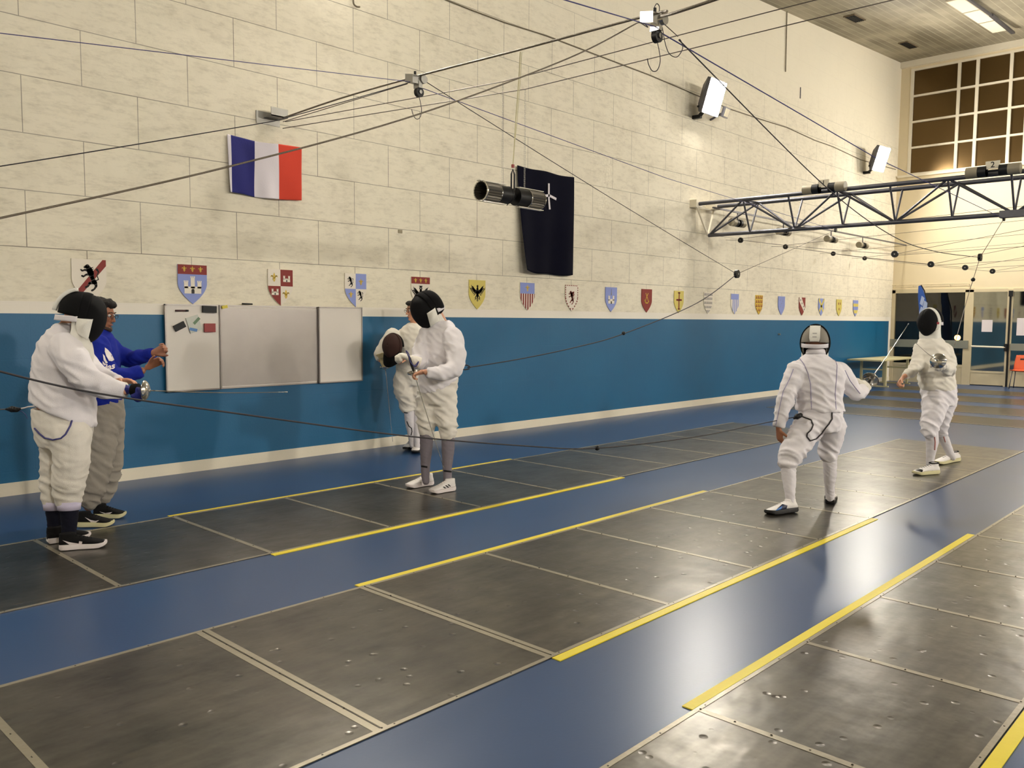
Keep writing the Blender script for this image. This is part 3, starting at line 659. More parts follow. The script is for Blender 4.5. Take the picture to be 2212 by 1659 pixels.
flood(XE, 5.55, 2, 'lit floodlight on the far wall right of the windows', tilt=0.55, turn=0.25, y=3.7, strength=FLOOD*0.8)
sl = thing('security_light', 'small square unlit light just below the large floodlight', 'light', (14.25, WY, 5.1))
c = Y_(1567, 243, WY-0.28); n = Vector((0.1, -1, -0.35)).normalized(); a = n.cross(Vector((0, 0, 1))).normalized(); b = a.cross(n)
MB().obox(c, a*0.1, b*0.09, n*0.03).build('housing', M_dsteel, sl); MB().obox(c+n*0.032, a*0.08, b*0.07, n*0.003).build('lens', mat('pale_lens', rgb(200, 190, 160), 0.3), sl)
MB().bar(c-n*0.03, Vector((c.x-0.05, WY, c.z-0.1)), 0.03).build('bracket', M_dsteel, sl)

# ---------------------------------------------------------------- ceiling fittings
def ceil_at(px, py):
    d = ray(px, py); n = Vector((-0.0652, 0, 1)); k = 8.34-0.0652*23.4; t = (k-CAMH)/d.dot(n); return CO+d*t
M_vent = mat('rusty_dark_grille', rgb(44, 32, 26), 0.7, var=0.2, vscale=30)
def vent(pxs, label):
    P = [ceil_at(*p) for p in pxs]; x0 = min(p.x for p in P); x1 = max(p.x for p in P); y0 = min(p.y for p in P)+0.03; y1 = max(p.y for p in P)-0.03; xm = (x0+x1)/2
    t = thing('ceiling_vent', label, 'vent', (xm, (y0+y1)/2, cz(xm)), 'dark vents in the ceiling')
    def sl_(a0, b0, a1, b1, dz0, dz1, m):
        m.add([(x, y, cz(x)-dz) for dz in (dz1, dz0) for x, y in ((a0, b0), (a1, b0), (a1, b1), (a0, b1))], [(0,3,2,1),(4,5,6,7),(0,1,5,4),(1,2,6,5),(2,3,7,6),(3,0,4,7)])
    m = MB(); sl_(x0, y0, x1, y1, 0.0, 0.012, m); m.build('grille_plate', M_vent, t)
    m = MB()
    for k in range(5): yy = y0+(y1-y0)*(k+0.5)/5; sl_(x0, yy-0.006, x1, yy+0.006, 0.012, 0.03, m)
    m.build('slats', M_black, t)
    m = MB()
    for q in ((x0-0.03, y0-0.02, x1+0.03, y0), (x0-0.03, y1, x1+0.03, y1+0.02), (x0-0.03, y0, x0, y1), (x1, y0, x1+0.03, y1)): sl_(*q, 0.0, 0.02, m)
    m.build('rim', mat('rust_rim', rgb(110, 96, 74), 0.7), t)
vent([(1825, 38), (1848, 30), (1868, 40), (1846, 47)], 'dark square ceiling vent nearer the viewer')
vent([(1943, 95), (1960, 89), (1981, 98), (1963, 104)], 'dark square ceiling vent nearer the far windows')
M_diff = mat('light_diffuser', rgb(232, 224, 200), 0.5, emit=(1.0, 0.85, 0.6), estr=0.35)
for i, (a, b, lb) in enumerate(((21.0, 22.1, 'pale flat ceiling light panel closest to the far windows'), (19.85, 20.95, 'second pale ceiling light panel from the far windows'), (18.7, 19.8, 'pale ceiling light panel cut by the top edge of the view'))):
    t = thing('ceiling_light', lb, 'ceiling light', ((a+b)/2, 5.6, cz((a+b)/2)-0.04), 'ceiling light panels in a row')
    def slab(x0, y0, x1, y1, d0, d1): return MB().add([(x, y, cz(x)-dz) for dz in (d1, d0) for x, y in ((x0, y0), (x1, y0), (x1, y1), (x0, y1))], [(0,3,2,1),(4,5,6,7),(0,1,5,4),(1,2,6,5),(2,3,7,6),(3,0,4,7)])
    slab(a, 5.42, b, 5.76, 0.0, 0.03).build('tray', M_white, t); slab(a+0.02, 5.44, b-0.02, 5.74, 0.03, 0.036).build('diffuser', M_diff, t)
t = MB()
for x0, x1 in ((14.0, 20.4), (20.4, 22.2)): t.bar((x0, 5.36, cz(x0)-0.05), (x1, 5.36, cz(x1)-(0.05 if x1 < 21 else 0.10)), 0.05 if x1 < 21 else 0.08, 0.04)
tag(t.build('cable_trunking', M_dsteel), 'dark cable trunk running along the ceiling lights', 'trunking')

# ---------------------------------------------------------------- truss with its number lamps
TX, TX2, TXB, TZ, TB = 13.4, 13.95, 13.68, 3.66, 3.12
M_truss = mat('weathered_grey_tube', rgb(84, 84, 90), 0.45, 0.55, bump=0.2, bscale=25, var=0.2, vscale=6)
tr = thing('lattice_truss', 'grey tubular lattice truss reaching across the hall from the left wall', 'truss', (TX, WY-0.1, TB))
yend = -6.0; by = [8.06-0.815*k for k in range(18)]
for x, z, y0, nm in ((TX, TZ, 8.18, 'top_chord'), (TX2, TZ, 8.1, 'top_chord'), (TXB, TB, 8.06, 'bottom_chord')):
    MB().cyl((x, y0, z), (x, yend, z), 0.034, 16).build(nm, M_truss, tr, 0.6)
for k in range(len(by)):
    y = by[k]
    if y < yend: break
    yt = y-0.0
    m = MB()
    for x in (TX, TX2):
        if k > 0: m.cyl((x, yt, TZ), (TXB, y, TB), 0.016, 10)
        if k % 2 == 0 and k+1 < len(by):
            m.cyl((x, by[k+1], TZ), (TXB, y, TB), 0.018, 10)
            if k > 0: m.cyl((x, by[k-1], TZ), (TXB, y, TB), 0.018, 10)
    if k % 2 == 1: m.cyl((TX, y, TZ), (TX2, y, TZ), 0.016, 10)
    m.build('brace', M_truss, tr, 0.6)
m = MB(); m.box((TX-0.1, WY-0.14, TZ-0.06), (TX+0.1, WY, TZ+0.07)); m.box((TX2-0.1, WY-0.2, TZ-0.05), (TX2+0.1, WY, TZ+0.04)); m.bar((TX-0.05, 8.12, TZ-0.05), (TXB, 8.08, TB), 0.03); m.bar((TX2, 8.12, TZ-0.05), (TXB, 8.08, TB), 0.03); m.bar((TX, 8.15, TZ-0.06), (TX2, 8.15, TZ-0.06), 0.03)
m.build('wall_bracket', M_white, tr)
m = MB().box((TXB-0.06, 2.2, TB-0.05), (TXB+0.06, 3.35, TB+0.05)); m.build('splice_sleeve', M_dsteel, tr)

M_louv = mat('ribbed_bright_sleeve', rgb(104, 100, 92), 0.35, 0.6, var=0.1)
M_frost = mat('frosted_lamp_sleeve', rgb(140, 132, 112), 0.5, 0.1, var=0.08)
def twin(name, label, c, ax, R, L, gap, small=False, parts=None, group=None):
    t = thing(name, label, 'signal lamp', c, group); c = Vector(c); ax = Vector(ax).normalized(); d, a, b = frame(ax)
    for s in (-1, 1):
        i0 = c+ax*s*gap/2; i1 = c+ax*s*(gap/2+L*0.42); i2 = c+ax*s*(gap/2+L)
        k = MB(); k.cyl(i0, i1, R, 24); k.cyl(i0-ax*s*0.0, i0+ax*s*0.01, R*1.04, 24); k.build('lamp_barrel', M_black, t, 0.6)
        if small:
            MB().cyl(i1, i2, R*1.02, 20).build('lamp_sleeve', M_frost, t, 0.6)
        else:
            m = MB(); n = 22
            def fn(u, v):
                an = 2*PI*u; rr = R*(1.02+0.07*(1 if int(u*n*2+0.5) % 2 else -1)); return i1.lerp(i2, v)+(a*math.cos(an)+b*math.sin(an))*rr
            m.grid(fn, n*2, 1, 0.004); m.build('ribbed_sleeve', M_louv, t)
            m = MB()
            m.cyl(i1, i1+ax*s*0.012, R*1.08, 28); m.build('joint_ring', M_chrome, t, 0.6); m = MB()
            def rim(u, v): an = 2*PI*u; return i2+ax*s*0.012*(v-1)+(a*math.cos(an)+b*math.sin(an))*R*1.06
            m.grid(rim, 36, 1, 0.012); m.build('end_rim', M_chrome, t, 0.6)
            g = MB()
            for sg in (1, -1):
                g = MB(); g.obox(i1.lerp(i2, 0.3)+Vector((0, 0, 1))*sg*(R*1.14), ax*(L*0.48), a*R*0.3, Vector((0, 0, 0.003)))
                g.build('clear_shield', mat('clear_plastic_edge', rgb(226, 222, 206), 0.12, var=0.04), t)
    MB().cyl(c-ax*gap/2, c+ax*gap/2, R*0.22, 12).build('coupling', M_black, t, 0.6)
    return t
def text_obj(s, size, c, right, up, th, m, name, parent, fontshear=0):
    cu = bpy.data.curves.new('t', 'FONT'); cu.body = s; cu.size = size; cu.extrude = th; cu.align_x = 'CENTER'; cu.align_y = 'CENTER'; cu.offset = size*0.012
    o = bpy.data.objects.new('t', cu); C.objects.link(o); dg = bpy.context.evaluated_depsgraph_get(); me = bpy.data.meshes.new_from_object(o.evaluated_get(dg))
    bpy.data.objects.remove(o); nrm = right.cross(up)
    V = [c+right*v.co.x+up*v.co.y+nrm*v.co.z for v in me.vertices]; F = [tuple(p.vertices) for p in me.polygons]; bpy.data.meshes.remove(me)
    return V, F
for px, dig, py, lb in ((1787, '1', 412, 'signal lamp marked 1 on top of the lattice truss'), (2150, '2', 374, 'signal lamp marked 2 on top of the lattice truss')):
    c = X_(px, py, TX); c.z = TZ+0.03; c = Vector((TX-0.118, c.y, TZ+0.03))
    t = twin('signal_lamp', lb, c, (0, 1, 0), 0.075, 0.26, 0.16, True, group='signal lamps on the truss')
    pc = c+Vector((-0.03, 0, 0.07)); MB().box((pc.x-0.004, pc.y-0.09, pc.z-0.05), (pc.x+0.004, pc.y+0.09, pc.z+0.06)).build('number_plate', M_white, t)
    V, F = text_obj(dig, 0.11, pc+Vector((-0.006, 0, 0.005)), Vector((0, -1, 0)), Vector((0, 0, 1)), 0.001, M_black, 'digit', t); fin('digit', V, F, M_black, t)
# the big hanging pair
L1 = Y_(1078, 174, 5.73); L2 = Y_(1129, 191, 5.73); lc = Y_(1103, 424, 5.73)
e0 = Y_(1039, 412, 5.73); e1 = Y_(1166, 434, 5.73); axl = (e1-e0); axn = axl.normalized()
tw = twin('hanging_signal_lamp', 'pair of black and ribbed metal lamp barrels hanging on chains before the dark flag', (e0+e1)/2, axn, 0.082, 0.37, 0.10)
m = MB()
for top, px in ((L1, 1083), (L2, 1131)):
    bot = e0+axl*((px-1039)/127.0)+Vector((0, 0, 0.09)); n = 46; top2 = Vector((bot.x, bot.y, top.z))
    for k in range(n):
        p = bot.lerp(top2, k/n); q = bot.lerp(top2, (k+0.85)/n); s = Vector((0.006, 0, 0)) if k % 2 else Vector((0, 0.006, 0))
        m.bar(p-s, q-s, 0.0025); m.bar(p+s, q+s, 0.0025)
m.build('chain', M_steel, tw)
kn = Y_(1123, 113, 5.4)
w1 = [Y_(1124, 112, 5.45), Y_(1121, 170, 5.6), Y_(1114, 260, 5.7), Y_(1110, 330, 5.73), Y_(1108, 358, 5.73)]
m = MB().tube(w1, 0.005, 6); m.tube([p+Vector((0.02, 0, 0)) for p in w1[:3]]+[w1[3]], 0.003, 6)
m.build('supply_wire', mat('pale_wire', rgb(190, 182, 140), 0.5), tw)
m = MB()
for dx in (-0.02, 0.022):
    p0 = w1[-1]+Vector((0, 0, -0.03)); m.tube([p0, p0+Vector((dx, 0, -0.05)), p0+Vector((dx, 0, -0.2))], [0.003, 0.009, 0.009], 8); m.tube([p0+Vector((dx, 0, -0.2)), p0+Vector((dx, 0, -0.28)), p0+Vector((dx*4, 0, -0.36))], 0.0035, 6)
m.build('connector', M_black, tw); MB().box(tuple(w1[-1]-Vector((0.012, 0.01, 0.02))), tuple(w1[-1]+Vector((0.012, 0.01, 0.012)))).build('red_clip', M_red, tw)

# four small pairs under a rail along the wall, one per far piste
YR1 = 7.94
ra = Y_(1540, 454, YR1); rb = Y_(1925, 528, YR1)
tag(MB().bar((ra.x, YR1, 3.6), (XE-0.02, YR1, 3.6), 0.03, 0.03).build('hanging_rail', M_dsteel), 'thin grey rail along the left wall above the small signal lamps', 'rail')
for i, (px, py) in enumerate(((1593, 482), (1692, 501), (1795, 517), (1863, 530))):
    c = Y_(px, py, YR1); lb = 'small twin signal lamp under the wall rail, '+('nearest, leftmost of four', 'second from the left of four', 'third from the left of four', 'farthest, rightmost of four')[i]
    t = twin('signal_lamp', lb, c, (1, 0, 0), 0.07, 0.2, 0.06, True, group='small signal lamps under the wall rail')
    MB().cyl(c, (c.x, c.y, 3.584), 0.012, 8).build('hanger', M_dsteel, t)

# ---------------------------------------------------------------- wires and pulleys
M_wire = mat('grey_wire', rgb(96, 88, 80), 0.5, 0.3); M_cord = mat('dark_cord', rgb(40, 36, 40), 0.6); M_blue = mat('blue_cord', rgb(62, 62, 120), 0.6); M_rope = mat('twisted_steel_rope', rgb(112, 102, 88), 0.5, 0.4, bump=0.6, bscale=120)
def cable(pts, r, m, label, name='cable', sag=0.0, group=None):
    P = []
    for p, q in zip(pts, pts[1:]):
        n = 10 if sag else 1
        for k in range(n): t = k/n; P.append(Vector(p).lerp(Vector(q), t)-Vector((0, 0, sag*4*t*(1-t))))
    P.append(Vector(pts[-1])); o = MB().tube(P, r, 6).build(name, m, None, True); return tag(o, label, 'cord' if name.endswith('cord') else 'cable', group)
def smooth_pts(pts, n=40): return [interp([Vector(p) for p in pts], k/n) for k in range(n+1)]
HUB1 = Y_(903, 172, 5.73); HUB2 = Y_(1418, 42, 3.25)
BR = Vector((4.88, WY-0.02, 3.70))
t = thing('wall_bracket', 'grey steel bracket above the striped flag holding the overhead cables', 'bracket', BR)
MB().box((BR.x-0.14, WY-0.012, BR.z-0.07), (BR.x+0.14, WY, BR.z+0.06)).build('wall_plate', M_steel, t)
m = MB(); m.box((BR.x-0.05, WY-0.16, BR.z+0.0), (BR.x+0.15, WY-0.15, BR.z+0.09)); m.box((BR.x-0.05, WY-0.16, BR.z-0.0), (BR.x+0.15, WY-0.01, BR.z+0.01)); m.build('angle_iron', M_steel, t)
far2 = Y_(1560, -6, 2.3)
cable(smooth_pts([BR+Vector((0.1, -0.12, 0)), Y_(740, 211, 6.9), HUB1+Vector((0, 0, 0.03)), Y_(1128, 106, 4.55), HUB2+Vector((0, 0, 0.04)), far2, (4.7, -1.0, 3.75), (4.7, YR+0.03, 4.0)], 60), 0.0085, M_rope, 'thick steel rope crossing overhead through both pulley blocks', 'rope')
cable([BR+Vector((0.1, -0.12, -0.04)), Y_(880, 181, 5.8)], 0.004, M_wire, 'thin wire from the wall bracket to the left pulley block')
T1 = Vector((e0+axl*((1083-1039)/127.0)).to_tuple()); T2 = e0+axl*((1131-1039)/127.0)
cable([BR+Vector((0.14, -0.1, -0.03)), Vector((T1.x, 5.73, L1.z)), X_(1440, 83, 6.1), X_(1695, 17, 6.2), X_(1850, -22, 6.3)], 0.0042, M_wire, 'upper of two thin wires carrying the chains of the hanging lamps')
cable([BR+Vector((0.12, -0.08, -0.10)), Vector((T2.x, 5.73, L2.z)), X_(1440, 118, 6.4), X_(1740, 45, 6.5), X_(1950, -5, 6.6)], 0.0042, M_wire, 'lower of two thin wires carrying the chains of the hanging lamps')
def hubblock(c, label, m2):
    c = Vector(c); t = thing('pulley_block', label, 'pulley', c, 'pulley blocks on the overhead rope')
    b = MB(); b.obox(c+Vector((-0.03, 0.02, 0)), Vector((0.055, 0, 0)), Vector((0, 0.05, 0.01)), Vector((0, 0, 0.035))); b.cyl(c+Vector((0.03, 0.05, 0.0)), c+Vector((0.03, -0.05, 0.0)), 0.036, 18); b.obox(c+Vector((0.0, 0, -0.045)), Vector((0.02, 0, 0)), Vector((0, 0.035, 0)), Vector((0, 0, 0.03)))
    b.build('body', m2, t, 0.5)
    MB().cyl(c+Vector((0.01, 0.018, -0.105)), c+Vector((0.01, -0.018, -0.105)), 0.042, 22).build('wheel', M_black, t, 0.5)
    MB().cyl(c+Vector((0.01, 0.028, -0.105)), c+Vector((0.01, -0.028, -0.105)), 0.016, 14).build('axle', m2, t, 0.5)
    m = MB()
    for dx in (-0.05, 0.045): m.cyl(c+Vector((dx, -0.02, 0.03)), c+Vector((dx, -0.02, 0.055)), 0.011, 10)
    m.build('bolt', M_black, t)
    hk = [c+Vector((0, 0, -0.08))+CR*a+Vector((0, 0, b)) for a, b in ((-0.01, 0.03), (0.0, -0.03), (0.022, -0.12), (0.03, -0.19), (0.012, -0.245), (-0.02, -0.25), (-0.045, -0.21), (-0.055, -0.17))]
    MB().tube(smooth_pts(hk, 28), 0.003, 6).build('hook', M_cord, t, True)
    return t
hubblock(HUB1, 'grey pulley block on the overhead rope, left one above the whiteboard', M_steel)
hb = hubblock(HUB2, 'shiny pulley block on the overhead rope at the top edge of the view', M_chrome)
m = MB(); lp = [HUB2+CR*a+Vector((0, 0, b)) for a, b in ((0.0, 0.03), (-0.015, 0.07), (0.0, 0.1), (0.018, 0.08), (0.014, 0.03))]; m.tube(smooth_pts(lp, 18), 0.003, 6)
lp = [HUB2+CR*a+Vector((0, 0, b)) for a, b in ((0.04, -0.05), (0.06, -0.15), (0.09, -0.22), (0.14, -0.24), (0.175, -0.19), (0.17, -0.15), (0.155, -0.125))]; m.tube(smooth_pts(lp, 28), 0.003, 6)
m.build('wire_loop', M_cord, hb, True)
cable([HUB2+CR*0.04+Vector((0, 0, -0.02)), HUB2+CR*0.145+Vector((0, 0, -0.11))], 0.003, M_wire, 'short wire from the shiny pulley block to a ring')
# cords of the piste by the wall (plane y = 5.73)
Y1, Y2 = 5.73, 3.25
cable([Y_(-30, 68, Y1), HUB1+Vector((-0.03, 0, -0.03))], 0.0028, M_blue, 'blue cord from the left edge of the view to the left pulley block', 'cord')
tp1 = Y_(1797, 487, Y1); tp1.x = TXB; tp1.z = TB-0.06
cable([HUB1+Vector((0.02, 0, -0.06)), Y_(1440, 385, Y1), tp1], 0.0032, M_blue, 'blue cord from the left pulley block down to the truss', 'cord')
cable([Y_(-30, 364, Y1), Y_(590, 262, Y1), Y_(885, 178, Y1)], 0.004, M_cord, 'dark cord rising past the striped flag top to the left pulley block', 'cord', 0.004)
PA = Y_(1592, 592, Y1)
cable([HUB1+Vector((0.09, 0, -0.0)), PA], 0.0035, M_cord, 'dark cord slanting from the left pulley block to the free pulley', 'cord', 0.02)
cable([PA, tp1], 0.0035, M_wire, 'thin cord from the free pulley up to the truss', 'cord')
def small_pulley(c, label, R=0.045, grp='small black cord pulleys', ax=Vector((0, 1, 0))):
    t = thing('cord_pulley', label, 'pulley', c, grp); c = Vector(c)
    MB().cyl(c-ax*R*0.35, c+ax*R*0.35, R, 20).build('wheel', M_black, t, 0.5)
    MB().cyl(c-ax*R*0.45, c+ax*R*0.45, R*0.2, 12).build('hub', M_steel, t, 0.5)
    return t
small_pulley(PA, 'black pulley hanging free before the wall, right of the dark flag, above the shields', 0.055)
small_pulley(tp1, 'small black pulley under the truss, below signal lamp 1', 0.035)
CB = D_(1010, 794, 7.9)            # at the back of the masked fencer in the middle
bead = Vector((0, 0, 0))
pc = [PA, Y_(1505, 655, 5.72), Y_(1347, 721, 5.7), Y_(1240, 751, 5.68), Y_(1120, 776, 5.65), CB]
cable(smooth_pts(pc, 40), 0.0055, M_cord, 'dark cord from the free pulley to the back of the masked fencer beside the whiteboard', 'body_cord')
tag(MB().sph(Y_(1347, 720, 5.7), 0.022).build('cord_bead', M_black, None, True), 'small black bead on the cord before the blue wall', 'bead')
# cords of the middle piste (plane y = 3.25)
cable([Y_(1180, -12, Y2), HUB2+Vector((-0.02, 0, -0.05))], 0.0035, M_blue, 'blue cord entering at the top edge towards the shiny pulley block', 'cord')
tp2 = Vector((TXB, 3.25, TB-0.06)); tpb = Y_(2168, 466, 3.25); tp2.y = 3.3
cable([HUB2+Vector((0.03, 0, -0.07)), Y_(1890, 340, 3.25), tp2], 0.0042, M_blue, 'blue cord from the shiny pulley block running past the far floodlight', 'cord', 0.0)
PB = Y_(2117, 556, 3.25)
ring = HUB2+CR*0.15+Vector((0, 0, -0.13))
cable(smooth_pts([ring, Y_(1780, 400, 3.25), Y_(1925, 508, 3.25), Y_(2020, 543, 3.25), PB], 40), 0.0045, M_cord, 'dark cord slanting from the shiny pulley block past truss lamp 1', 'cord')
cable([PB, tp2], 0.0045, M_wire, 'thin cord from the rightmost free pulley up to the truss', 'cord')
small_pulley(PB, 'black pulley hanging free above the glass doors', 0.05); small_pulley(tp2, 'small black pulley under the truss, near signal lamp 2', 0.035)
FB = D_(2062, 745, 9.35)
cable(smooth_pts([PB, Y_(2102, 604, 3.22), Y_(2088, 650, 3.2), FB], 20), 0.004, M_wire, 'thin cord from the rightmost free pulley to the back of the facing fencer', 'body_cord')
tag(MB().sph(Y_(2102, 604, 3.22), 0.026).build('cord_bead', M_black, None, True), 'small black bead on the cord above the facing fencer', 'bead')
cable(smooth_pts([Y_(-40, 480, Y2), Y_(490, 361, Y2), Y_(900, 248, Y2), Y_(1230, 125, Y2), Y_(1374, 51, Y2)], 40), 0.0045, M_rope, 'grey elastic cord crossing the striped flag up to a loop by the shiny pulley', 'cord')
m = MB().tube(smooth_pts([Y_(1374, 51, Y2), Y_(1382, 49, Y2), Y_(1394, 56, Y2), Y_(1400, 59, Y2), Y_(1393, 52, Y2), Y_(1384, 50, Y2)], 20), 0.003, 6)
tag(m.build('cord_loop', M_cord, None, True), 'small cord loop left of the shiny pulley block', 'loop')
EB = D_(1722, 900, 7.12)
cable(smooth_pts([Y_(-60, 787, Y2), Y_(190, 846, Y2), Y_(510, 893, Y2), Y_(870, 941, Y2), Y_(1130, 963, Y2), Y_(1290, 968, Y2), Y_(1500, 944, Y2), Y_(1640, 916, Y2), EB], 60), 0.0042, M_cord, 'long dark cord sagging low across the view to the fencer seen from behind', 'body_cord')
tag(MB().sph(Y_(1290, 968, Y2), 0.016).build('cord_bead', M_black, None, True), 'small black bead at the lowest point of the long sagging cord', 'bead')
# rows of pulleys over the far pistes
R1 = [Y_(1600, 519, YR1), Y_(1697, 533, YR1), Y_(1800, 548, YR1), Y_(1868, 558, YR1)]
R2 = [X_(px, py, p.x) for (px, py), p in zip(((1933, 549), (2011, 571), (2085, 578), (2144, 586)), R1)]
ordn = ('first', 'second', 'third', 'fourth')
for i, p in enumerate(R1):
    small_pulley(p, 'small pulley before the left wall below the wall rail, %s from the left' % ordn[i], 0.05, 'cord pulleys before the left wall', Vector((1, 0, 0)))
    small_pulley(R2[i], 'small pulley out over the hall left of the doors, %s from the left' % ordn[i], 0.055, 'cord pulleys out over the far pistes', Vector((1, 0, 0)))
    cable([(p.x-0.02, WY, p.z+0.02), p], 0.004, M_wire, 'short cord fixing the %s pulley by the wall' % ordn[i], 'cord')
    cable([p, R2[i]], 0.004, M_wire, 'cord between the %s wall pulley and the %s hall pulley' % (ordn[i], ordn[i]), 'cord', 0.02)
    cable([p+Vector((0, 0, 0.03)), (p.x, -1.5, p.z+0.45)], 0.0038, M_wire, 'upper crosswise wire leaving the %s wall pulley' % ordn[i], 'cable')
    cable([R2[i], (p.x, 1.5, p.z+0.15)], 0.0038, M_wire, 'crosswise wire rising right from the %s hall pulley' % ordn[i], 'cable')
    cable([R2[i]+Vector((0, 0, -0.02)), (p.x+0.1, 0.5, R2[i].z+0.1)], 0.0038, M_wire, 'lower crosswise wire leaving the %s hall pulley' % ordn[i], 'cable')
# electric cable on the wall between the floodlights
wc = [(955, -2), (1020, 22), (1090, 50), (1180, 78), (1290, 118), (1400, 160), (1480, 194), (1505, 205), (1575, 235), (1640, 256), (1700, 275), (1760, 302), (1800, 318), (1860, 345), (1935, 366)]
cable([Y_(x, y, WY-0.012)+Vector((0, 0, random.uniform(-0.012, 0.012))) for x, y in wc], 0.009, mat('old_wall_cable', rgb(116, 106, 86), 0.6), 'painted electric cable running along the upper left wall between floodlights')
tag(MB().tube([Y_(1700, 25, WY-0.02), Y_(1697, 155, WY-0.02)], 0.012, 6).build('hanging_chain', mat('beaded_grey', rgb(120, 112, 92), 0.6, var=0.6, vscale=25)), 'thin dark beaded strip hanging from the ceiling edge on the left wall', 'chain')
tag(MB().box((17.57, WY-0.01, 6.32), (17.60, WY, 6.55)).build('wall_slot', M_dsteel), 'short dark vertical slot high on the left wall between the floodlights', 'slot')
tag(MB().tube(smooth_pts([Y_(763, -4, WY-0.05), Y_(764, 8, WY-0.05), Y_(770, 14, WY-0.05), Y_(777, 15, WY-0.04)], 10), 0.01, 6).build('cable_loop', mat('old_wall_cable', rgb(116, 106, 86)), None, True), 'short cable end looping down at the top edge above the wall', 'cable')
tag(MB().box(tuple(Y_(861, 503, WY-0.012)), tuple(Y_(868, 497, WY)+Vector((0, 0.0, 0)))).build('wall_plug', mat('dusty_plug', rgb(150, 140, 116), 0.7)), 'tiny grey plug in a block joint above the eagle shields', 'plug')
tag(MB().cyl(Y_(1681, 722, WY), Y_(1681, 722, WY)+Vector((0, -0.05, 0)), 0.018, 10).build('wall_hook', M_steel), 'small steel hook on the blue wall left of the fencer seen from behind', 'hook')

# ---------------------------------------------------------------- far end furniture
M_tab = mat('cream_laminate', rgb(196, 188, 146), 0.5, var=0.05)
zt = 0.68
tb = thing('folding_table', 'pale folding table in the far corner against the blue wall', 'table', (21.6, 7.55, 0))
A0, A1, A2, A3 = [Z_(x, y, zt) for x, y in ((1814, 774), (1886, 779), (1957, 771), (1880, 767))]
x0, x1, y0, y1 = 20.4, 23.0, 7.35, 8.15
MB().box((x0, y0, zt-0.035), (x1, y1, zt)).build('table_top', M_tab, tb)
for xx in (21.0, 22.5):
    m = MB()
    for yy in (y0+0.1, y1-0.12): m.bar((xx, yy, 0.03), (xx, yy, zt-0.03), 0.05, 0.05)
    m.bar((xx, y0+0.1, 0.42), (xx, y1-0.12, 0.42), 0.035, 0.035); m.bar((xx, y0+0.02, 0.02), (xx, y1-0.04, 0.02), 0.05, 0.03); m.build('leg_frame', M_tab, tb)
M_or = mat('orange_plastic', rgb(206, 84, 36), 0.45, var=0.05)
c0 = Vector((23.1, 5.02, 0)); ch = thing('plastic_chair', 'orange plastic shell chair by the glass doors at the right edge', 'chair', c0)
def shell(u, v):
    x = (u-0.5)*0.44
    if v < 0.5: t = v/0.5; y = -0.22+0.40*t; z = 0.43-0.03*math.sin(t*PI)+0.02*abs(2*u-1)**2
    else: t = (v-0.5)/0.5; y = 0.18+0.10*t**1.2; z = 0.43+0.36*t; x *= 1-0.12*t*t
    return c0+Vector((y, x, z))
ms = MB().grid(shell, 14, 22, 0.012); ms.build('seat_shell', M_or, ch, True)
MB().obox(c0+Vector((0.245, 0, 0.70)), Vector((0.012, 0, 0)), Vector((0, 0.10, 0)), Vector((0.004, 0, 0.018))).build('hand_slot', M_black, ch)
for sx_, sy_ in ((-1, -1), (-1, 1), (1, -1), (1, 1)): MB().cyl(c0+Vector((sx_*0.15, sy_*0.17, 0.42)), c0+Vector((sx_*0.21, sy_*0.21, 0)), 0.011, 10).build('leg', M_dsteel, ch, True)
# beach flag behind the facing fencer
bf = thing('feather_flag', 'blue feather-shaped flag standing behind the facing fencer', 'flag', X_(2012, 800, 22.6)*1.0)
pts = [(1984, 618), (1990, 616), (1995, 628), (2000, 645), (2004, 668), (2004, 720), (2003, 780), (1992, 780), (1987, 720), (1985, 665), (1983, 640)]
P = [X_(x, y, 22.6) for x, y in pts]; MB().poly(P, (-1, 0, 0), 0.006).build('sail', mat('blue_print_cloth', rgb(34, 78, 158), 0.7, var=0.35, vscale=4), bf)
m = MB()
for (x, y, w) in ((1992, 650, 0.10), (1998, 662, 0.12), (1990, 672, 0.09)): p = X_(x, y, 22.59); m.obox(p, Vector((0.003, 0, 0)), Vector((0, w*0.35, 0.03)), Vector((0, -0.02, w)))
m.build('white_print', mat('pale_print', rgb(150, 165, 200), 0.7), bf)
m = MB(); a, b = X_(1984, 616, 22.6), X_(1984, 616, 22.6); b.z = 0.02; m.tube([Vector((a.x, P[6].y-0.02, 0.02)), Vector((a.x, P[5].y-0.03, 1.2)), P[4]+Vector((0, -0.03, 0)), P[2]+Vector((0, -0.02, 0)), P[1]], 0.014, 8); m.box((22.45, P[6].y-0.17, 0), (22.75, P[6].y+0.13, 0.02)); m.build('pole', M_black, bf)
for (a_, b_2, lb) in (((2121, 691), (2143, 717), 'white sheet of paper on the left glass door leaf'), ((2197, 687), (2225, 725), 'white sheet of paper on the right glass door leaf, at the view edge')):
    p = X_(*a_, XE-0.012); q = X_(*b_2, XE-0.012); tag(MB().box((XE-0.006, min(p.y, q.y), min(p.z, q.z)), (XE-0.003, max(p.y, q.y), max(p.z, q.z))).build('paper_sheet', mat('printer_paper', rgb(222, 214, 218), 0.7)), lb, 'paper', 'paper sheets on the glass doors')
m = MB(); a = X_(1926, 617, XE); b = X_(2093, 613, XE); m.cyl((XE-0.05, a.y-0.03, 2.56), (XE-0.05, b.y, 2.56), 0.008, 8)
for k in range(5): y = a.y-0.1+(b.y-a.y+0.1)*k/4; m.bar((XE, y, 2.56), (XE-0.05, y, 2.56), 0.012); m.bar((XE-0.05, y, 2.56), (XE-0.05, y, 2.49), 0.01)
tag(m.build('wall_rail', M_cream), 'thin pale curtain rail above the glass entrance', 'rail')
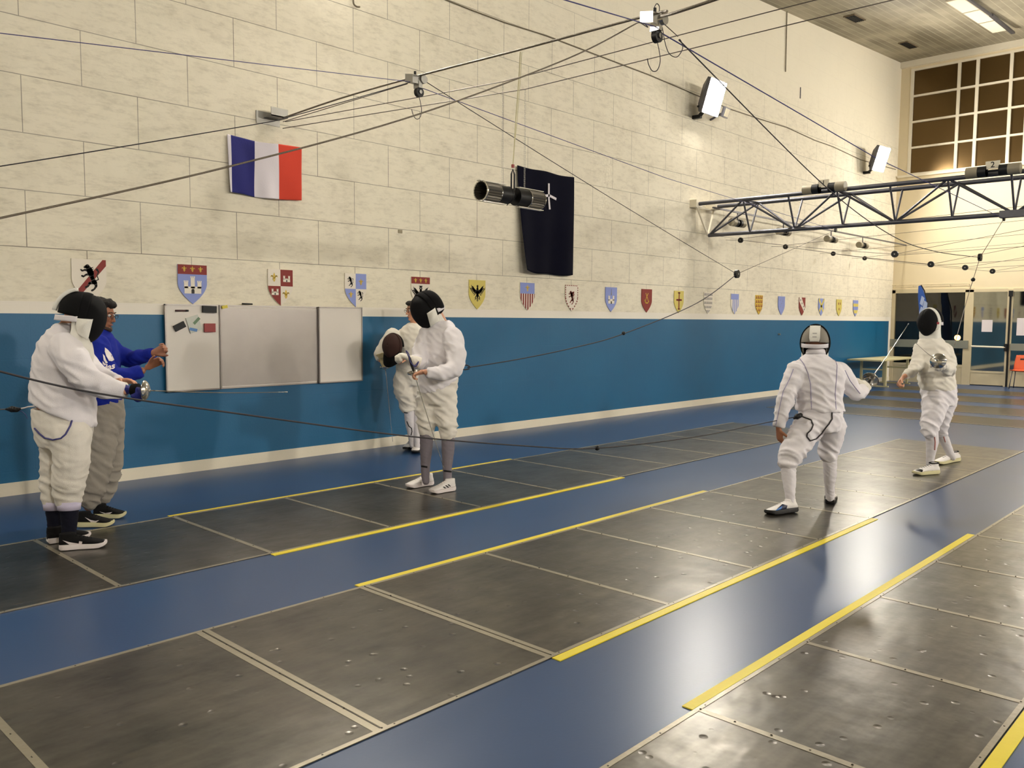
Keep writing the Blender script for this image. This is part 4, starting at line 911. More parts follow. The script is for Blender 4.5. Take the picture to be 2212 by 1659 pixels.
# lamp outside the entrance
lp = CO+ray(2068, 733)*26.0
g = thing('outdoor_lamp', 'glowing orange lamp outside the dark glass screen', 'lamp', (lp.x, lp.y, -0.02))
MB().cyl((lp.x, lp.y, -0.02), (lp.x, lp.y, lp.z-0.03), 0.04, 12).build('post', M_black, g, True)
MB().sph(lp+Vector((0, 0, 0.05)), 0.085).build('globe', mat('sodium_globe', (1, 0.6, 0.2, 1), 0.4, emit=(1.0, 0.5, 0.12), estr=22.0), g, True)
MB().cyl(lp+Vector((0, 0, 0.13)), lp+Vector((0, 0, 0.17)), 0.09, 14).build('cap', M_black, g, True)
# ---------------------------------------------------------------- people
UP = Vector((0, 0, 1))
CFH = Vector((CF.x, CF.y, 0)).normalized(); CRH = Vector((CR.x, CR.y, 0)).normalized()
M_skin = mat('skin', rgb(206, 152, 122), 0.55, bump=0.1, bscale=300, var=0.05, vscale=30)
M_skin2 = mat('tanned_skin', rgb(150, 100, 74), 0.55, bump=0.1, bscale=300, var=0.06, vscale=30)
M_jack = cloth('white_jacket_cloth', rgb(226, 222, 226)); M_jack2 = cloth('warm_white_cloth', rgb(226, 221, 210)); M_bree = cloth('white_breeches_cloth', rgb(222, 217, 208))
M_royal = cloth('royal_blue_fleece', rgb(18, 36, 140), 0.9, 0.3, 180, 0.05); M_sweat = cloth('grey_melange_cloth', rgb(146, 140, 132), 0.9, 0.3, 240, 0.08)
M_navy = cloth('navy_sock', rgb(14, 16, 32)); M_greysock = cloth('grey_sock', rgb(122, 116, 124)); M_whsock = cloth('white_sock', rgb(216, 212, 216)); M_lav = cloth('lavender_cuff', rgb(196, 190, 214))
M_meshblk = mat('black_mask_mesh', (0.006, 0.006, 0.007, 1), 0.6, 0.0, bump=0.5, bscale=700, spec=0.12); M_brmesh = mat('brown_mask_mesh', rgb(58, 36, 32), 0.6, 0.0, bump=0.5, bscale=700, spec=0.2)
M_blkcl = mat('black_cloth', rgb(11, 11, 13), 0.85, bump=0.2, bscale=200, spec=0.15); M_bib = cloth('bib_cloth', rgb(222, 220, 212), 0.8, 0.3, 160); M_tanglove = cloth('tan_glove_leather', rgb(196, 184, 146), 0.7, 0.4, 120, 0.08)
M_hair = mat('dark_hair', rgb(20, 15, 13), 0.75, bump=0.7, bscale=160, var=0.3, vscale=80); M_whiteshoe = mat('white_shoe', rgb(224, 220, 218), 0.5, bump=0.15, bscale=120, var=0.04, vscale=20)
M_blkshoe = mat('black_shoe', rgb(13, 12, 13), 0.8, spec=0.2, bump=0.3, bscale=200, var=0.2, vscale=40); M_sole = mat('white_sole', rgb(222, 214, 214), 0.5, var=0.05); M_gum = mat('dark_sole', rgb(20, 20, 22), 0.5); M_ysole = mat('cream_sole', rgb(206, 200, 158), 0.5)
M_lens = mat('spectacle_glass', rgb(60, 60, 66), 0.1, 0.3); M_eye = mat('eye', rgb(230, 226, 220), 0.2); M_pupil = mat('pupil', rgb(20, 14, 10), 0.2)

def nz(p, s, o): return noise.noise(Vector((p[0]*s[0]+o, p[1]*s[1]+o*1.7, p[2]*s[2]-o)))
def garment(mb, name, m, parent, voxel=0.012, sm=3, amp=0.006, freq=(5, 5, 13), seed=0.0, folds=(), fine=0.0015, diag=0.35):
    co, no, F = remesh(mb, voxel, sm); out = np.empty_like(co)
    for i in range(len(co)):
        p = co[i]; q = (p[0], p[1], p[2]+diag*(p[0]-p[1])+0.05*math.sin(p[0]*9+p[1]*7))
        r = 1-abs(nz(q, freq, seed))*2.2; a = amp
        for c, rad, k in folds:
            d = ((p[0]-c[0])**2+(p[1]-c[1])**2+(p[2]-c[2])**2)/(rad*rad)
            if d < 4: a += k*math.exp(-d*1.6)
        r2 = nz(q, (freq[0]*2.4, freq[1]*2.4, freq[2]*1.8), seed+9)
        out[i] = p+no[i]*(a*(r*abs(r)*0.9-0.15)+fine*2*r2+0.4*a*r2)
    o = fin(name, [tuple(v) for v in out], F, m, parent, True)
    bv = BVHTree.FromPolygons([Vector(v) for v in out], F)
    return o, bv
def px_hit(bv, px, py, off=0.003):
    d = ray(px, py).normalized(); h = bv.ray_cast(CO, d)
    if h[0] is None:
        best = None; t = 3.0
        while t < 13: 
            q = bv.find_nearest(CO+d*t, 0.3)
            if q[0] is not None and (best is None or q[3] < best[1]): best = (q[0], q[3])
            t += 0.05
        return (best[0] if best else CO+d*7)-d*off
    return h[0]+h[1]*off if h[1].dot(d) < 0 else h[0]-d*off
def px_line(bv, pts, r, name, m, parent, off=0.002, n=None):
    P = []
    for (x0, y0), (x1, y1) in zip(pts, pts[1:]):
        k = max(1, int(math.hypot(x1-x0, y1-y0)/4))
        for i in range(k): P.append(px_hit(bv, x0+(x1-x0)*i/k, y0+(y1-y0)*i/k, off))
    P.append(px_hit(bv, *pts[-1], off)); return MB().tube(P, r, 6).build(name, m, parent, True)
def px_decal(bv, polys, name, m, parent, off=0.004, step=3.0):
    mb = MB()
    for poly in polys:
        v = [Vector((x, y, 0)) for x, y in poly]; tr = tessellate_polygon([v])
        for t in tr:
            tri = [poly[i] for i in t]
            L = max(math.hypot(tri[i][0]-tri[(i+1) % 3][0], tri[i][1]-tri[(i+1) % 3][1]) for i in range(3)); n = max(1, int(L/step))
            idx = {}; V = []; F = []
            for i in range(n+1):
                for j in range(n+1-i):
                    a, b = i/n, j/n; c = 1-a-b
                    x = tri[0][0]*a+tri[1][0]*b+tri[2][0]*c; y = tri[0][1]*a+tri[1][1]*b+tri[2][1]*c
                    idx[(i, j)] = len(V); V.append(px_hit(bv, x, y, off))
            for i in range(n):
                for j in range(n-i):
                    F.append((idx[(i, j)], idx[(i+1, j)], idx[(i, j+1)]))
                    if j < n-i-1: F.append((idx[(i+1, j)], idx[(i+1, j+1)], idx[(i, j+1)]))
            mb.add(V, F)
    return mb.build(name, m, parent, False)

def hand(mb, w, d, n, side=1, curl=(0.5, 0.6, 0.5), s=1.0, thumb=(0.6, 0.7, 0.3), grow=0.0, spread=0.03):
    """palm and five separate fingers: w wrist, d towards the fingers, n the way the fingers curl, side the thumb side"""
    w = Vector(w); d = Vector(d).normalized(); n = (Vector(n)-d*Vector(n).dot(d)).normalized(); ac = d.cross(n)*side
    mb.loft([(w-d*0.02*s, ac*(0.026*s+grow), n*(0.020*s+grow)), (w+d*0.02*s, ac*(0.032*s+grow), n*(0.017*s+grow)), (w+d*0.06*s, ac*(0.041*s+grow), n*(0.015*s+grow)), (w+d*0.09*s, ac*(0.040*s+grow), n*(0.012*s+grow)), (w+d*0.098*s, ac*(0.034*s+grow), n*(0.009*s+grow))], 16)
    for i, (x, L) in enumerate(((0.031, 0.078), (0.0105, 0.088), (-0.0105, 0.080), (-0.031, 0.062))):
        p = w+d*(0.088-0.004*abs(i-1))*s+ac*x*s; dirv = (d+ac*spread*(1.5-i)*2).normalized(); an = 0; pr = [(p, (0.0095*s+grow))]
        for k, seg in enumerate((0.45, 0.30, 0.25)):
            an += curl[k]*(1+0.08*(i-1)); v = dirv*math.cos(an)+n*math.sin(an); p = p+v*L*seg*s; pr.append((p, ((0.0088, 0.008, 0.0068)[k]*s+grow)))
        mb.chain(pr, 10)
    t0 = w+d*0.025*s+ac*0.026*s; p = t0; pr = [(p, 0.014*s+grow)]; tv = (d*thumb[0]+ac*thumb[1]+n*thumb[2]).normalized()
    for k, seg in enumerate((0.042, 0.032, 0.026)):
        p = p+tv*seg*s; pr.append((p, ((0.012, 0.0105, 0.0085)[k]*s+grow))); tv = (tv+d*0.25+n*0.2).normalized()
    mb.chain(pr, 10)

def head_shapes(mb, c, f, up_, s=1.0):
    """skull, jaw, nose, brows, lips and ears; f the way the face looks"""
    f = Vector(f).normalized(); r = f.cross(Vector(up_)).normalized(); u = r.cross(f).normalized()
    P = lambda x, y, z: c+r*x*s+f*y*s+u*z*s
    E = lambda x, y, z, a, b, h: mb.ell(P(x, y, z), r*a*s, f*b*s, u*h*s, 16, 10)
    E(0, -0.012, 0.035, 0.076, 0.096, 0.085); E(0, 0.012, -0.03, 0.064, 0.072, 0.085); E(0, 0.045, -0.075, 0.038, 0.036, 0.032); E(0, 0.078, -0.092, 0.018, 0.014, 0.014)
    mb.chain([(P(0, 0.088, 0.018), 0.009*s), (P(0, 0.104, -0.012), 0.011*s), (P(0, 0.108, -0.022), 0.012*s)], 10)
    for k in (-1, 1):
        E(k*0.012, 0.095, -0.027, 0.009, 0.010, 0.008); E(k*0.030, 0.080, 0.034, 0.022, 0.010, 0.007); E(k*0.040, 0.062, -0.015, 0.022, 0.022, 0.020)
        E(k*0.078, -0.005, -0.005, 0.009, 0.019, 0.031)
    E(0, 0.086, -0.052, 0.022, 0.010, 0.006); E(0, 0.084, -0.062, 0.019, 0.010, 0.006)
    return P, r, f, u

def mask(parent, c, f, up_, s=1.0, cage=None, rim=None, crown=None, bib=None, strap=True, tongue=True, liner=None, prt=False, t0=0.25, rimw=1.0, flare=0.004, tth=0.014, bibdrop=0.0, crown_low=0.0, tlift=0.0):
    cage = cage or M_meshblk; rim = rim or M_blkcl; crown = crown or M_blkcl; bib = bib or M_bib
    f = Vector(f).normalized(); r = f.cross(Vector(up_)).normalized(); u = r.cross(f).normalized(); c = Vector(c)
    P = lambda x, y, z: c+(r*x+f*y+u*z)*s
    def outline(t):      # egg-shaped rim in the plane y = 0.02
        a = 2*PI*t; x = 0.108*math.sin(a); z = 0.148*math.cos(a); x *= (1-0.16*max(0, -math.cos(a))**1.5); return x, z-0.008
    def cg(u_, v):
        x, z = outline(u_); k = math.sin(v*PI/2); dpt = 0.02+0.115*math.cos(v*PI/2)**0.75; return P(x*k, dpt*1.0-0.03*max(0, -z)*k, z*k)
    MB().grid(lambda a, b: cg(a, 0.001+b*0.999), 40, 14, 0.004).build('wire_mesh', cage, parent, True)
    rp = [P(outline(t/40)[0], 0.018, outline(t/40)[1]) for t in range(41)]
    def rimf(u_, v):
        x, z = outline(u_); k = 1.0+0.03*math.sin(v*PI); return P(x*k*(1.02+0.03*(rimw-1)), 0.034-0.05*rimw*v, z*k*(1.02+0.03*(rimw-1)))
    MB().grid(rimf, 44, 5, 0.007).build('rim', rim, parent, True)
    def cr(u_, v):      # hood from ear over the top to the other ear, reaching back
        a = (u_-0.5)*PI*(1.02+crown_low); b = v*PI/2*0.92
        x = 0.112*math.sin(a)*math.cos(b)**0.6; z = 0.145*math.cos(a)*math.cos(b)**0.6; return P(x, -0.012-0.115*math.sin(b), z)
    MB().grid(cr, 30, 12, 0.006).build('crown', crown, parent, True)
    if liner:
        MB().ell(P(0, -0.045, 0.01), r*0.088*s, f*0.075*s, u*0.115*s).build('inner_hood', liner, parent, True)
    def bb(u_, v):
        a = (u_-0.5)*PI*1.24; ca = max(math.cos(a), 0.0); sa = math.sin(a); bk = max(-math.cos(a), 0)
        x = (0.106+flare*v)*sa; y = 0.005+(0.075+flare*0.9*v)*ca-0.13*bk+0.010*math.sin(v*PI)
        z0 = -0.030-0.115*ca**1.3+0.0*v; z1 = -0.185-0.075*ca**1.6-bibdrop+0.04*bk; return P(x, y, z0+(z1-z0)*v)
    MB().grid(bb, 34, 12, 0.012).build('bib', bib, parent, True)
    if strap:
        def stp(u_, v):
            a = PI*0.5+PI*u_; return P(0.113*math.sin(a), 0.0+0.128*math.cos(a)-0.012, -0.035+0.034*v-0.03*math.sin(u_*PI)*0.6)
        MB().grid(stp, 26, 3, 0.005).build('elastic_strap', M_whsock, parent, True)
    if tongue:
        def tg(u_, v):
            w = 0.042*(1-0.25*max(0, v-0.8)*3); x = (u_-0.5)*2*w; b = t0+v*(1.55-t0); return P(x, -0.02-(0.117+tlift*v)*math.sin(b), 0.151*math.cos(b)*(1 if v < 0.7 else 1)+tlift*v*0.6)
        tgo = MB().grid(tg, 8, 14, tth).build('back_tongue', bib, parent, True)
        if prt:
            for v0 in (0.5, 0.72): fin('print', *(lambda g_: (g_.V, g_.F))(MB().grid(lambda a1, b1: tg(0.3+0.4*a1, v0+0.03*b1)-f*0.0165*s, 4, 2, 0.002)), mat('grey_print', rgb(120, 118, 122), 0.7), tgo)
    return P, r, f, u

def flap(parent, P, q, dd, bulge=0.02, m=None, name='side_flap'):
    def fn(u, v):
        x = (q[0][0]*(1-u)+q[1][0]*u)*(1-v)+(q[3][0]*(1-u)+q[2][0]*u)*v; y = (q[0][1]*(1-u)+q[1][1]*u)*(1-v)+(q[3][1]*(1-u)+q[2][1]*u)*v
        return P(x, y, dd-bulge*math.sin(u*PI)*(0.5+0.5*math.sin(v*PI))+0.006*math.sin(v*7+u*5))
    return MB().grid(lambda a, b: fn(1-a, b), 10, 10, 0.010).build(name, m or M_bib, parent, True)
def shoe(parent, heel, toe, m_up, m_sole, name='shoe', s=1.0, hgt=0.0, laces=None, roll=0.0, collar=None, lift=0.008):
    heel = Vector(heel)+UP*lift; toe = Vector(toe)+UP*lift; d = (toe-heel); L = max(d.length, 0.2); d.normalize()
    a = d.cross(UP).normalized(); u = a.cross(d).normalized()
    if roll: a, u = a*math.cos(roll)+u*math.sin(roll), u*math.cos(roll)-a*math.sin(roll)
    W = [0.026, 0.034, 0.037, 0.036, 0.038, 0.045, 0.050, 0.049, 0.038, 0.014]; T = [0, 0.03, 0.12, 0.3, 0.45, 0.6, 0.72, 0.84, 0.95, 1.0]
    Ht = [0.060, 0.082, 0.096, 0.098, 0.086, 0.070, 0.058, 0.048, 0.038, 0.022]
    mb = MB(); st = []
    for t, w, h in zip(T, W, Ht):
        c = heel+d*L*t+u*(0.022+(h-0.022)/2); st.append((c, a*w*s, u*((h-0.018)/2)))
    mb.loft(st, 20); mb.loft([(heel+d*L*0.17+u*0.07, a*0.036, d*0.052), (heel+d*L*0.18+u*0.112, a*0.035, d*0.050)], 18)
    co, no, F = remesh(mb, 0.0065, 3)
    o = fin(name, [tuple(v) for v in co], F, m_up, parent, True)
    bv = BVHTree.FromPolygons([Vector(v) for v in co], F)
    n = 14; pts = []
    for k in range(len(T)): pts.append((heel+d*L*T[k]+a*(W[k]+0.005)*s))
    for k in reversed(range(len(T))): pts.append((heel+d*L*T[k]-a*(W[k]+0.005)*s))
    V = []; m_ = len(pts)
    for z, g in ((0.001, 0.94), (0.012, 1.0), (0.028, 0.99)):
        cc = heel+d*L*0.5
        for i, p in enumerate(pts):
            t = T[i] if i < len(T) else T[2*len(T)-1-i]
            V.append(cc+(p-cc)*g+u*(z+(0.010*(1-t) if z > 0.02 else 0)+(0.012*max(0, t-0.85)/0.15)))
    F = [tuple(range(m_-1, -1, -1)), tuple(range(2*m_, 3*m_))]
    for k in range(2):
        for i in range(m_): j = (i+1) % m_; F.append((k*m_+i, k*m_+j, (k+1)*m_+j, (k+1)*m_+i))
    fin('sole', V, F, m_sole, o, 0.7)
    if laces:
        mb = MB()
        for k in range(5):
            t = 0.36+k*0.075; z = np.interp(t, T, Ht)+0.001; w = 0.022
            mb.tube([heel+d*L*t+a*w+u*(z-0.006), heel+d*L*(t+0.01)+u*(z+0.002), heel+d*L*t-a*w+u*(z-0.006)], 0.0028, 6)
        mb.build('laces', laces, o, True)
    if collar:
        mb = MB(); cc = heel+d*L*0.18+u*0.112; mb.tube([cc+a*0.036*math.cos(t)+d*0.052*math.sin(t) for t in [2*PI*k/18 for k in range(19)]], 0.006, 8); mb.build('collar', collar, o, True)
    return o, bv

def epee(label, hilt, dirv, length=0.9, guard_r=0.067, wrap=None, blade_r=0.0030):
    hilt = Vector(hilt); d = Vector(dirv).normalized(); _, a, b = frame(d)
    t = thing('epee', label, 'epee', hilt, 'epees held by the fencers')
    def gd(u_, v): an = 2*PI*u_; ph = 0.05+v*1.35; return hilt+d*(guard_r*0.62*math.cos(ph))+(a*math.cos(an)+b*math.sin(an))*guard_r*math.sin(ph)*1.02
    MB().grid(gd, 36, 12, 0.0022).build('bell_guard', M_chrome, t, True)
    MB().cyl(hilt+d*guard_r*0.5, hilt+d*(guard_r*0.62+0.006), 0.012, 12).build('ricasso', M_steel, t, True)
    p0 = hilt+d*guard_r*0.6; pts = [p0+d*length*k/12-UP*0.01*math.sin(k/12*PI) for k in range(13)]
    MB().tube(pts, [blade_r*(1.5-0.8*k/12) for k in range(13)], 6).build('blade', M_chrome, t, True)
    MB().cyl(pts[-1]-d*0.012, pts[-1]+d*0.008, blade_r*1.25, 10).build('point', M_steel, t, True)
    MB().chain([(hilt+d*0.0, 0.010), (hilt-d*0.05, 0.013), (hilt-d*0.10, 0.012), (hilt-d*0.125, 0.009)], 10).build('grip', M_black, t, True)
    return t

def torso(mb, P, S, Fv, st, tilt_last=None):
    L = []
    for k, (x, y, dd, a, b) in enumerate(st): 
        c = P(x, y, dd); bb = Fv*b
        if tilt_last and k == len(st)-1: bb = bb+UP*tilt_last
        L.append((c, S*a, bb))
    mb.loft(L, 28)
def sc_st(st, k): return [(x, y, dd, a*k-0.012, b*k-0.012) for x, y, dd, a, b in st]
def pp(P, ch, dr=0.0): return [(P(x, y, dd), r+dr) for x, y, dd, r in ch]
def limb(mb, P, ch, dr=0.0, flat_end=True):
    c = pp(P, ch, dr); mb.chain(c[:-1], 18)
    (p, r), (q, r2) = c[-2], c[-1]; mb.tube([p, q], [r, r2], 18)

def person(label, base, depth, fdir, T, arms, legs, ptorso, headc, headf, hands=(), skin=None, jm=None, bm=None, sock=None, jname='jacket', bname='breeches', hem_tilt=None, seed=1.0, jamp=0.007, bamp=0.007, neck=None, jfolds=(), bfolds=(), socks=None, collar_r=0.062, jfreq=(5, 5, 13), hs=1.0, cuffs=None, handcfg=None):
    P = lambda x, y, dd=0.0: D_(x, y, depth+dd)
    Fv = Vector(fdir); Fv.z = 0; Fv.normalize(); S = UP.cross(Fv)
    t = thing('person', label, 'person', base)
    # clothing
    j = MB(); torso(j, P, S, Fv, T, hem_tilt)
    for a in arms: limb(j, P, a)
    nb = P(*T[0][:3]); hc = Vector(headc)
    jo, jb = garment(j, jname, jm, t, 0.011, 3, jamp, jfreq, seed, [(P(*c[:3]), c[3], c[4]) for c in jfolds])
    b = MB(); torso(b, P, S, Fv, ptorso)
    for l in legs: limb(b, P, l)
    bo, bb_ = garment(b, bname, bm, t, 0.011, 3, bamp, (5, 5, 14), seed+3, [(P(*c[:3]), c[3], c[4]) for c in bfolds])
    # the body, one continuous surface
    m = MB(); torso(m, P, S, Fv, sc_st(T, 0.86)); torso(m, P, S, Fv, sc_st(ptorso, 0.86))
    for a in arms: m.chain([(p, max(0.024, r*0.72-0.006)) for p, r in pp(P, a)], 14)
    for l in legs: m.chain([(p, max(0.03, r*0.74-0.006)) for p, r in pp(P, l)], 14)
    for sck in (socks or []): m.chain([(p, r-0.012) for p, r in pp(P, sck)], 14)
    H, hr, hf, hu = head_shapes(m, hc, headf, UP, hs)
    m.chain([(nb-UP*0.04, 0.062), (nb.lerp(hc, 0.5)-hf*0.01, 0.054), (hc-hf*0.02-hu*0.03, 0.055)], 16)
    for h in hands: hand(m, *h[:3], **h[3])
    co, no, F = remesh(m, 0.0068, 2)
    body = fin('body', [tuple(v) for v in co], F, skin or M_skin, t, True)
    bvb = BVHTree.FromPolygons([Vector(v) for v in co], F)
    return dict(t=t, P=P, F=Fv, S=S, j=jo, jb=jb, b=bo, bb=bb_, body=body, bvb=bvb, H=H, hr=hr, hf=hf, hu=hu)
def socks_on(R, chains, m, amp=0.002):
    out = []
    for k, ch in enumerate(chains):
        s_ = MB(); s_.chain(pp(R['P'], ch), 16); out.append(garment(s_, 'sock', m, R['t'], 0.008, 2, amp, (8, 8, 26), 4.0+k, fine=0.0006))
    return out
def face_bits(R, s=1.0, glasses=True, mouth=True):
    H = R['H']; t = R['t']
    for k in (-1, 1):
        MB().sph(H(k*0.031, 0.079, 0.014), 0.0115*s).build('eye', M_eye, t, True); MB().sph(H(k*0.031, 0.0885, 0.013), 0.005*s).build('pupil', M_pupil, t, True)
        MB().chain([(H(k*0.014, 0.092, 0.038), 0.0035), (H(k*0.032, 0.091, 0.042), 0.004), (H(k*0.048, 0.078, 0.037), 0.003)], 8).build('eyebrow', M_hair, t, True)
    MB().chain([(H(-0.02, 0.093, -0.057), 0.003), (H(0, 0.0965, -0.056), 0.0042), (H(0.02, 0.093, -0.057), 0.003)], 8).build('mouth', mat('lips', rgb(150, 84, 74), 0.5), t, True)
    if glasses:
        g = MB()
        for k in (-1, 1):
            g.tube([H(k*0.033+0.022*math.cos(a), 0.104, 0.012+0.016*math.sin(a)) for a in [2*PI*i/16 for i in range(17)]], 0.0018, 6); g.tube([H(k*0.055, 0.104, 0.016), H(k*0.08, 0.06, 0.016), H(k*0.082, -0.005, 0.012)], 0.0018, 6)
        g.tube([H(-0.011, 0.104, 0.014), H(0, 0.107, 0.017), H(0.011, 0.104, 0.014)], 0.0018, 6); g.build('glasses', M_black, t, True)
def hair(R, bits, m=M_hair, amp=0.006, seed=2.0):
    h = MB(); H = R['H']; r, f, u = R['hr'], R['hf'], R['hu']
    for x, y, z, a, b, c in bits: h.ell(H(x, y, z), r*a, f*b, u*c, 18, 12)
    return garment(h, 'hair', m, R['t'], 0.008, 1, amp, (26, 26, 12), seed, fine=0.002)
def glove(R, w, d, n, m, cuff, name='glove', **k):
    g = MB(); k.setdefault('grow', 0.0035); hand(g, w, d, n, **k)
    d = Vector(d).normalized(); _, a, b = frame(d)
    g.loft([(Vector(w)-d*cuff, a*0.052, b*0.050), (Vector(w)-d*cuff*0.4, a*0.044, b*0.042), (Vector(w)+d*0.01, a*0.034, b*0.03)], 16)
    return garment(g, name, m, R['t'], 0.006, 2, 0.003, (20, 20, 30), 6.0, fine=0.001)

# ---- A: fencer at the left edge, mask on, seen from behind his right side
fA = (CRH*0.93+CFH*0.37).normalized()
shA = [(139, 750, -0.18, 0.100), (160, 782, -0.26, 0.098), (190, 822, -0.26, 0.088), (232, 838, -0.20, 0.072), (268, 843, -0.16, 0.055)]
shA2 = [(160, 745, 0.20, 0.09), (190, 790, 0.24, 0.08), (215, 815, 0.18, 0.07), (258, 824, 0.02, 0.048)]
lA = [[(152, 940, -0.10, 0.135), (156, 985, -0.10, 0.118), (150, 1040, -0.08, 0.105), (148, 1072, -0.06, 0.088), (149, 1090, -0.06, 0.074)],
      [(125, 940, 0.10, 0.125), (120, 985, 0.10, 0.100), (116, 1040, 0.10, 0.088), (115, 1070, 0.08, 0.078), (116, 1090, 0.08, 0.068)]]
skA = [[(149, 1085, -0.06, 0.066), (150, 1125, -0.04, 0.052), (148, 1160, -0.02, 0.044), (150, 1178, -0.02, 0.036)], [(117, 1085, 0.08, 0.062), (118, 1125, 0.10, 0.05), (119, 1155, 0.11, 0.042), (120, 1166, 0.11, 0.036)]]
PA_ = lambda x, y, dd=0.0: D_(x, y, 5.82+dd)
gwA = PA_(272, 842, -0.15); gdA = (CRH*0.99-UP*0.03)
A = person('fencer in white with mask on at the left edge, talking with the person in blue', Z_(150, 1185), 5.82, fA,
    [(146, 697, 0, 0.080, 0.075), (140, 712, 0, 0.125, 0.10), (135, 738, 0, 0.19, 0.150), (137, 770, 0, 0.23, 0.186), (137, 820, 0, 0.24, 0.202), (137, 868, 0, 0.245, 0.208), (139, 895, 0, 0.24, 0.198)],
    [shA, shA2], lA, [(136, 880, 0, 0.215, 0.195), (138, 925, 0, 0.21, 0.19), (139, 962, 0, 0.18, 0.165)], PA_(171, 684), (fA-UP*0.30),
    hands=[(gwA, gdA, -UP-CFH*0.2, dict(side=1, curl=(0.9, 1.0, 0.7), s=0.9)), (PA_(256, 824, 0.0), (CRH*0.95+UP*0.06-CFH*0.2), -UP-CFH*0.5, dict(side=-1, curl=(0.25, 0.35, 0.3), s=1.05, spread=0.02))],
    jm=M_jack, bm=M_bree, hem_tilt=-0.10, seed=1.3, jamp=0.008, bamp=0.006, socks=skA,
    jfolds=[(190, 822, -0.3, 0.14, 0.016), (165, 790, -0.2, 0.15, 0.012), (150, 850, 0, 0.2, 0.008)], bfolds=[(145, 1050, 0, 0.16, 0.016), (118, 1040, 0, 0.16, 0.014)])
socks_on(A, skA, M_navy)
for k, ch in enumerate(((149, 1090, -0.06, 0.074), (117, 1090, 0.08, 0.069))):
    P = A['P']; MB().tube([P(ch[0], 1083, ch[2]), P(ch[0], 1101, ch[2])], [ch[3]+0.004, ch[3]-0.002], 24).build('knee_cuff', M_lav, A['t'], True)
mask(A['t'], PA_(177, 684, -0.05), (fA-UP*0.22), UP, 1.12, rim=M_blkcl, crown=M_blkcl, crown_low=0.0, tlift=0.004, tth=0.024, flare=0.034)
flap(A['t'], PA_, [(160, 687), (201, 690), (190, 735), (167, 722)], -0.175, 0.03)
glove(A, gwA, gdA, -UP-CFH*0.2, mat('blue_glove', rgb(24, 34, 120), 0.7, bump=0.2, bscale=100), 0.03, side=1, curl=(0.9, 1.0, 0.7), s=0.95, grow=0.010)
MB().loft([(gwA+gdA*0.045, UP*0.043, CFH*0.052), (gwA+gdA*0.085, UP*0.046, CFH*0.054)], 20).build('glove_band', M_blkcl, A['t'], True)
MB().loft([(gwA-gdA*0.055, UP*0.060, CFH*0.060), (gwA-gdA*0.0, UP*0.050, CFH*0.05)], 20).build('glove_cuff', M_jack2, A['t'], True)
sA1, sb = shoe(A['t'], Z_(128, 1190), Z_(232, 1181), M_blkshoe, M_sole, laces=M_blkcl)
px_decal(sb, [[(135, 1167), (150, 1176), (168, 1180), (176, 1179), (178, 1170), (171, 1169), (170, 1174), (150, 1171)]], 'logo_mark', M_sole, sA1, 0.002)
shoe(A['t'], Z_(102, 1176), Z_(196, 1162), M_blkshoe, M_sole, laces=M_blkcl)
px_line(A['bb'], [(157, 886), (158, 900), (152, 920), (142, 938), (132, 947), (115, 950), (98, 946), (86, 936), (76, 925)], 0.006, 'body_cord', M_blue, A['t'], 0.004)
epee('epee held out to the right by the left edge fencer, blade level before the whiteboard', gwA+gdA*0.115, CRH*1.0+CFH*0.12-UP*0.015, 0.9)
cl = Vector(px_hit(A['jb'], 72, 882)); 
plug = [D_(-40, 886, 5.9), D_(12, 884, 5.85), D_(42, 884, 5.83)]
cable(plug, 0.004, M_wire, 'pale cord from the left edge to the plug behind the left edge fencer', 'body_cord')
tplug = thing('cord_plug', 'dark plug at the end of the cord behind the left edge fencer', 'plug', D_(30, 884, 5.83))
MB().chain([(D_(14, 884, 5.83), 0.008), (D_(26, 884, 5.83), 0.022), (D_(36, 885, 5.83), 0.018), (D_(44, 883, 5.83), 0.008)], 10).build('plug_body', M_black, tplug, True)
MB().tube([D_(44, 883, 5.83), D_(54, 881, 5.83), D_(60, 879, 5.82), cl], 0.005, 8).build('clip', M_sole, tplug, True)
MB().tube([D_(38, 887, 5.83), D_(48, 889, 5.83), D_(55, 895, 5.83), D_(59, 904, 5.83)], 0.0025, 6).build('loose_wire', M_blue, tplug, True)

# ---- B: person in a blue sweatshirt
dB = 6.55; PB_ = lambda x, y, dd=0.0: D_(x, y, dB+dd)
fB = (CRH*0.97+CFH*0.12).normalized(); hfB = (CRH*0.97-CFH*0.05-UP*0.22).normalized()
hB1 = (PB_(333, 762, 0.05), CRH*0.9+UP*0.35, UP*0.2+CFH*-0.9, dict(side=1, curl=(0.75, 0.9, 0.6), s=1.0, thumb=(0.8, 0.5, 0.2)))
hB2 = (PB_(322, 792, -0.2), CRH*0.85+UP*0.5, CFH*-0.6-UP*0.5+CRH*0.3, dict(side=-1, curl=(0.6, 0.7, 0.6), s=1.0, thumb=(0.8, 0.6, 0.2)))
lB = [[(222, 905, -0.08, 0.125), (221, 945, -0.09, 0.108), (215, 1000, -0.10, 0.096), (203, 1050, -0.10, 0.088), (195, 1082, -0.08, 0.07), (192, 1094, -0.08, 0.058)],
      [(236, 905, 0.08, 0.115), (239, 945, 0.10, 0.10), (243, 998, 0.12, 0.078), (236, 1040, 0.13, 0.068), (226, 1072, 0.14, 0.058), (223, 1083, 0.14, 0.05)]]
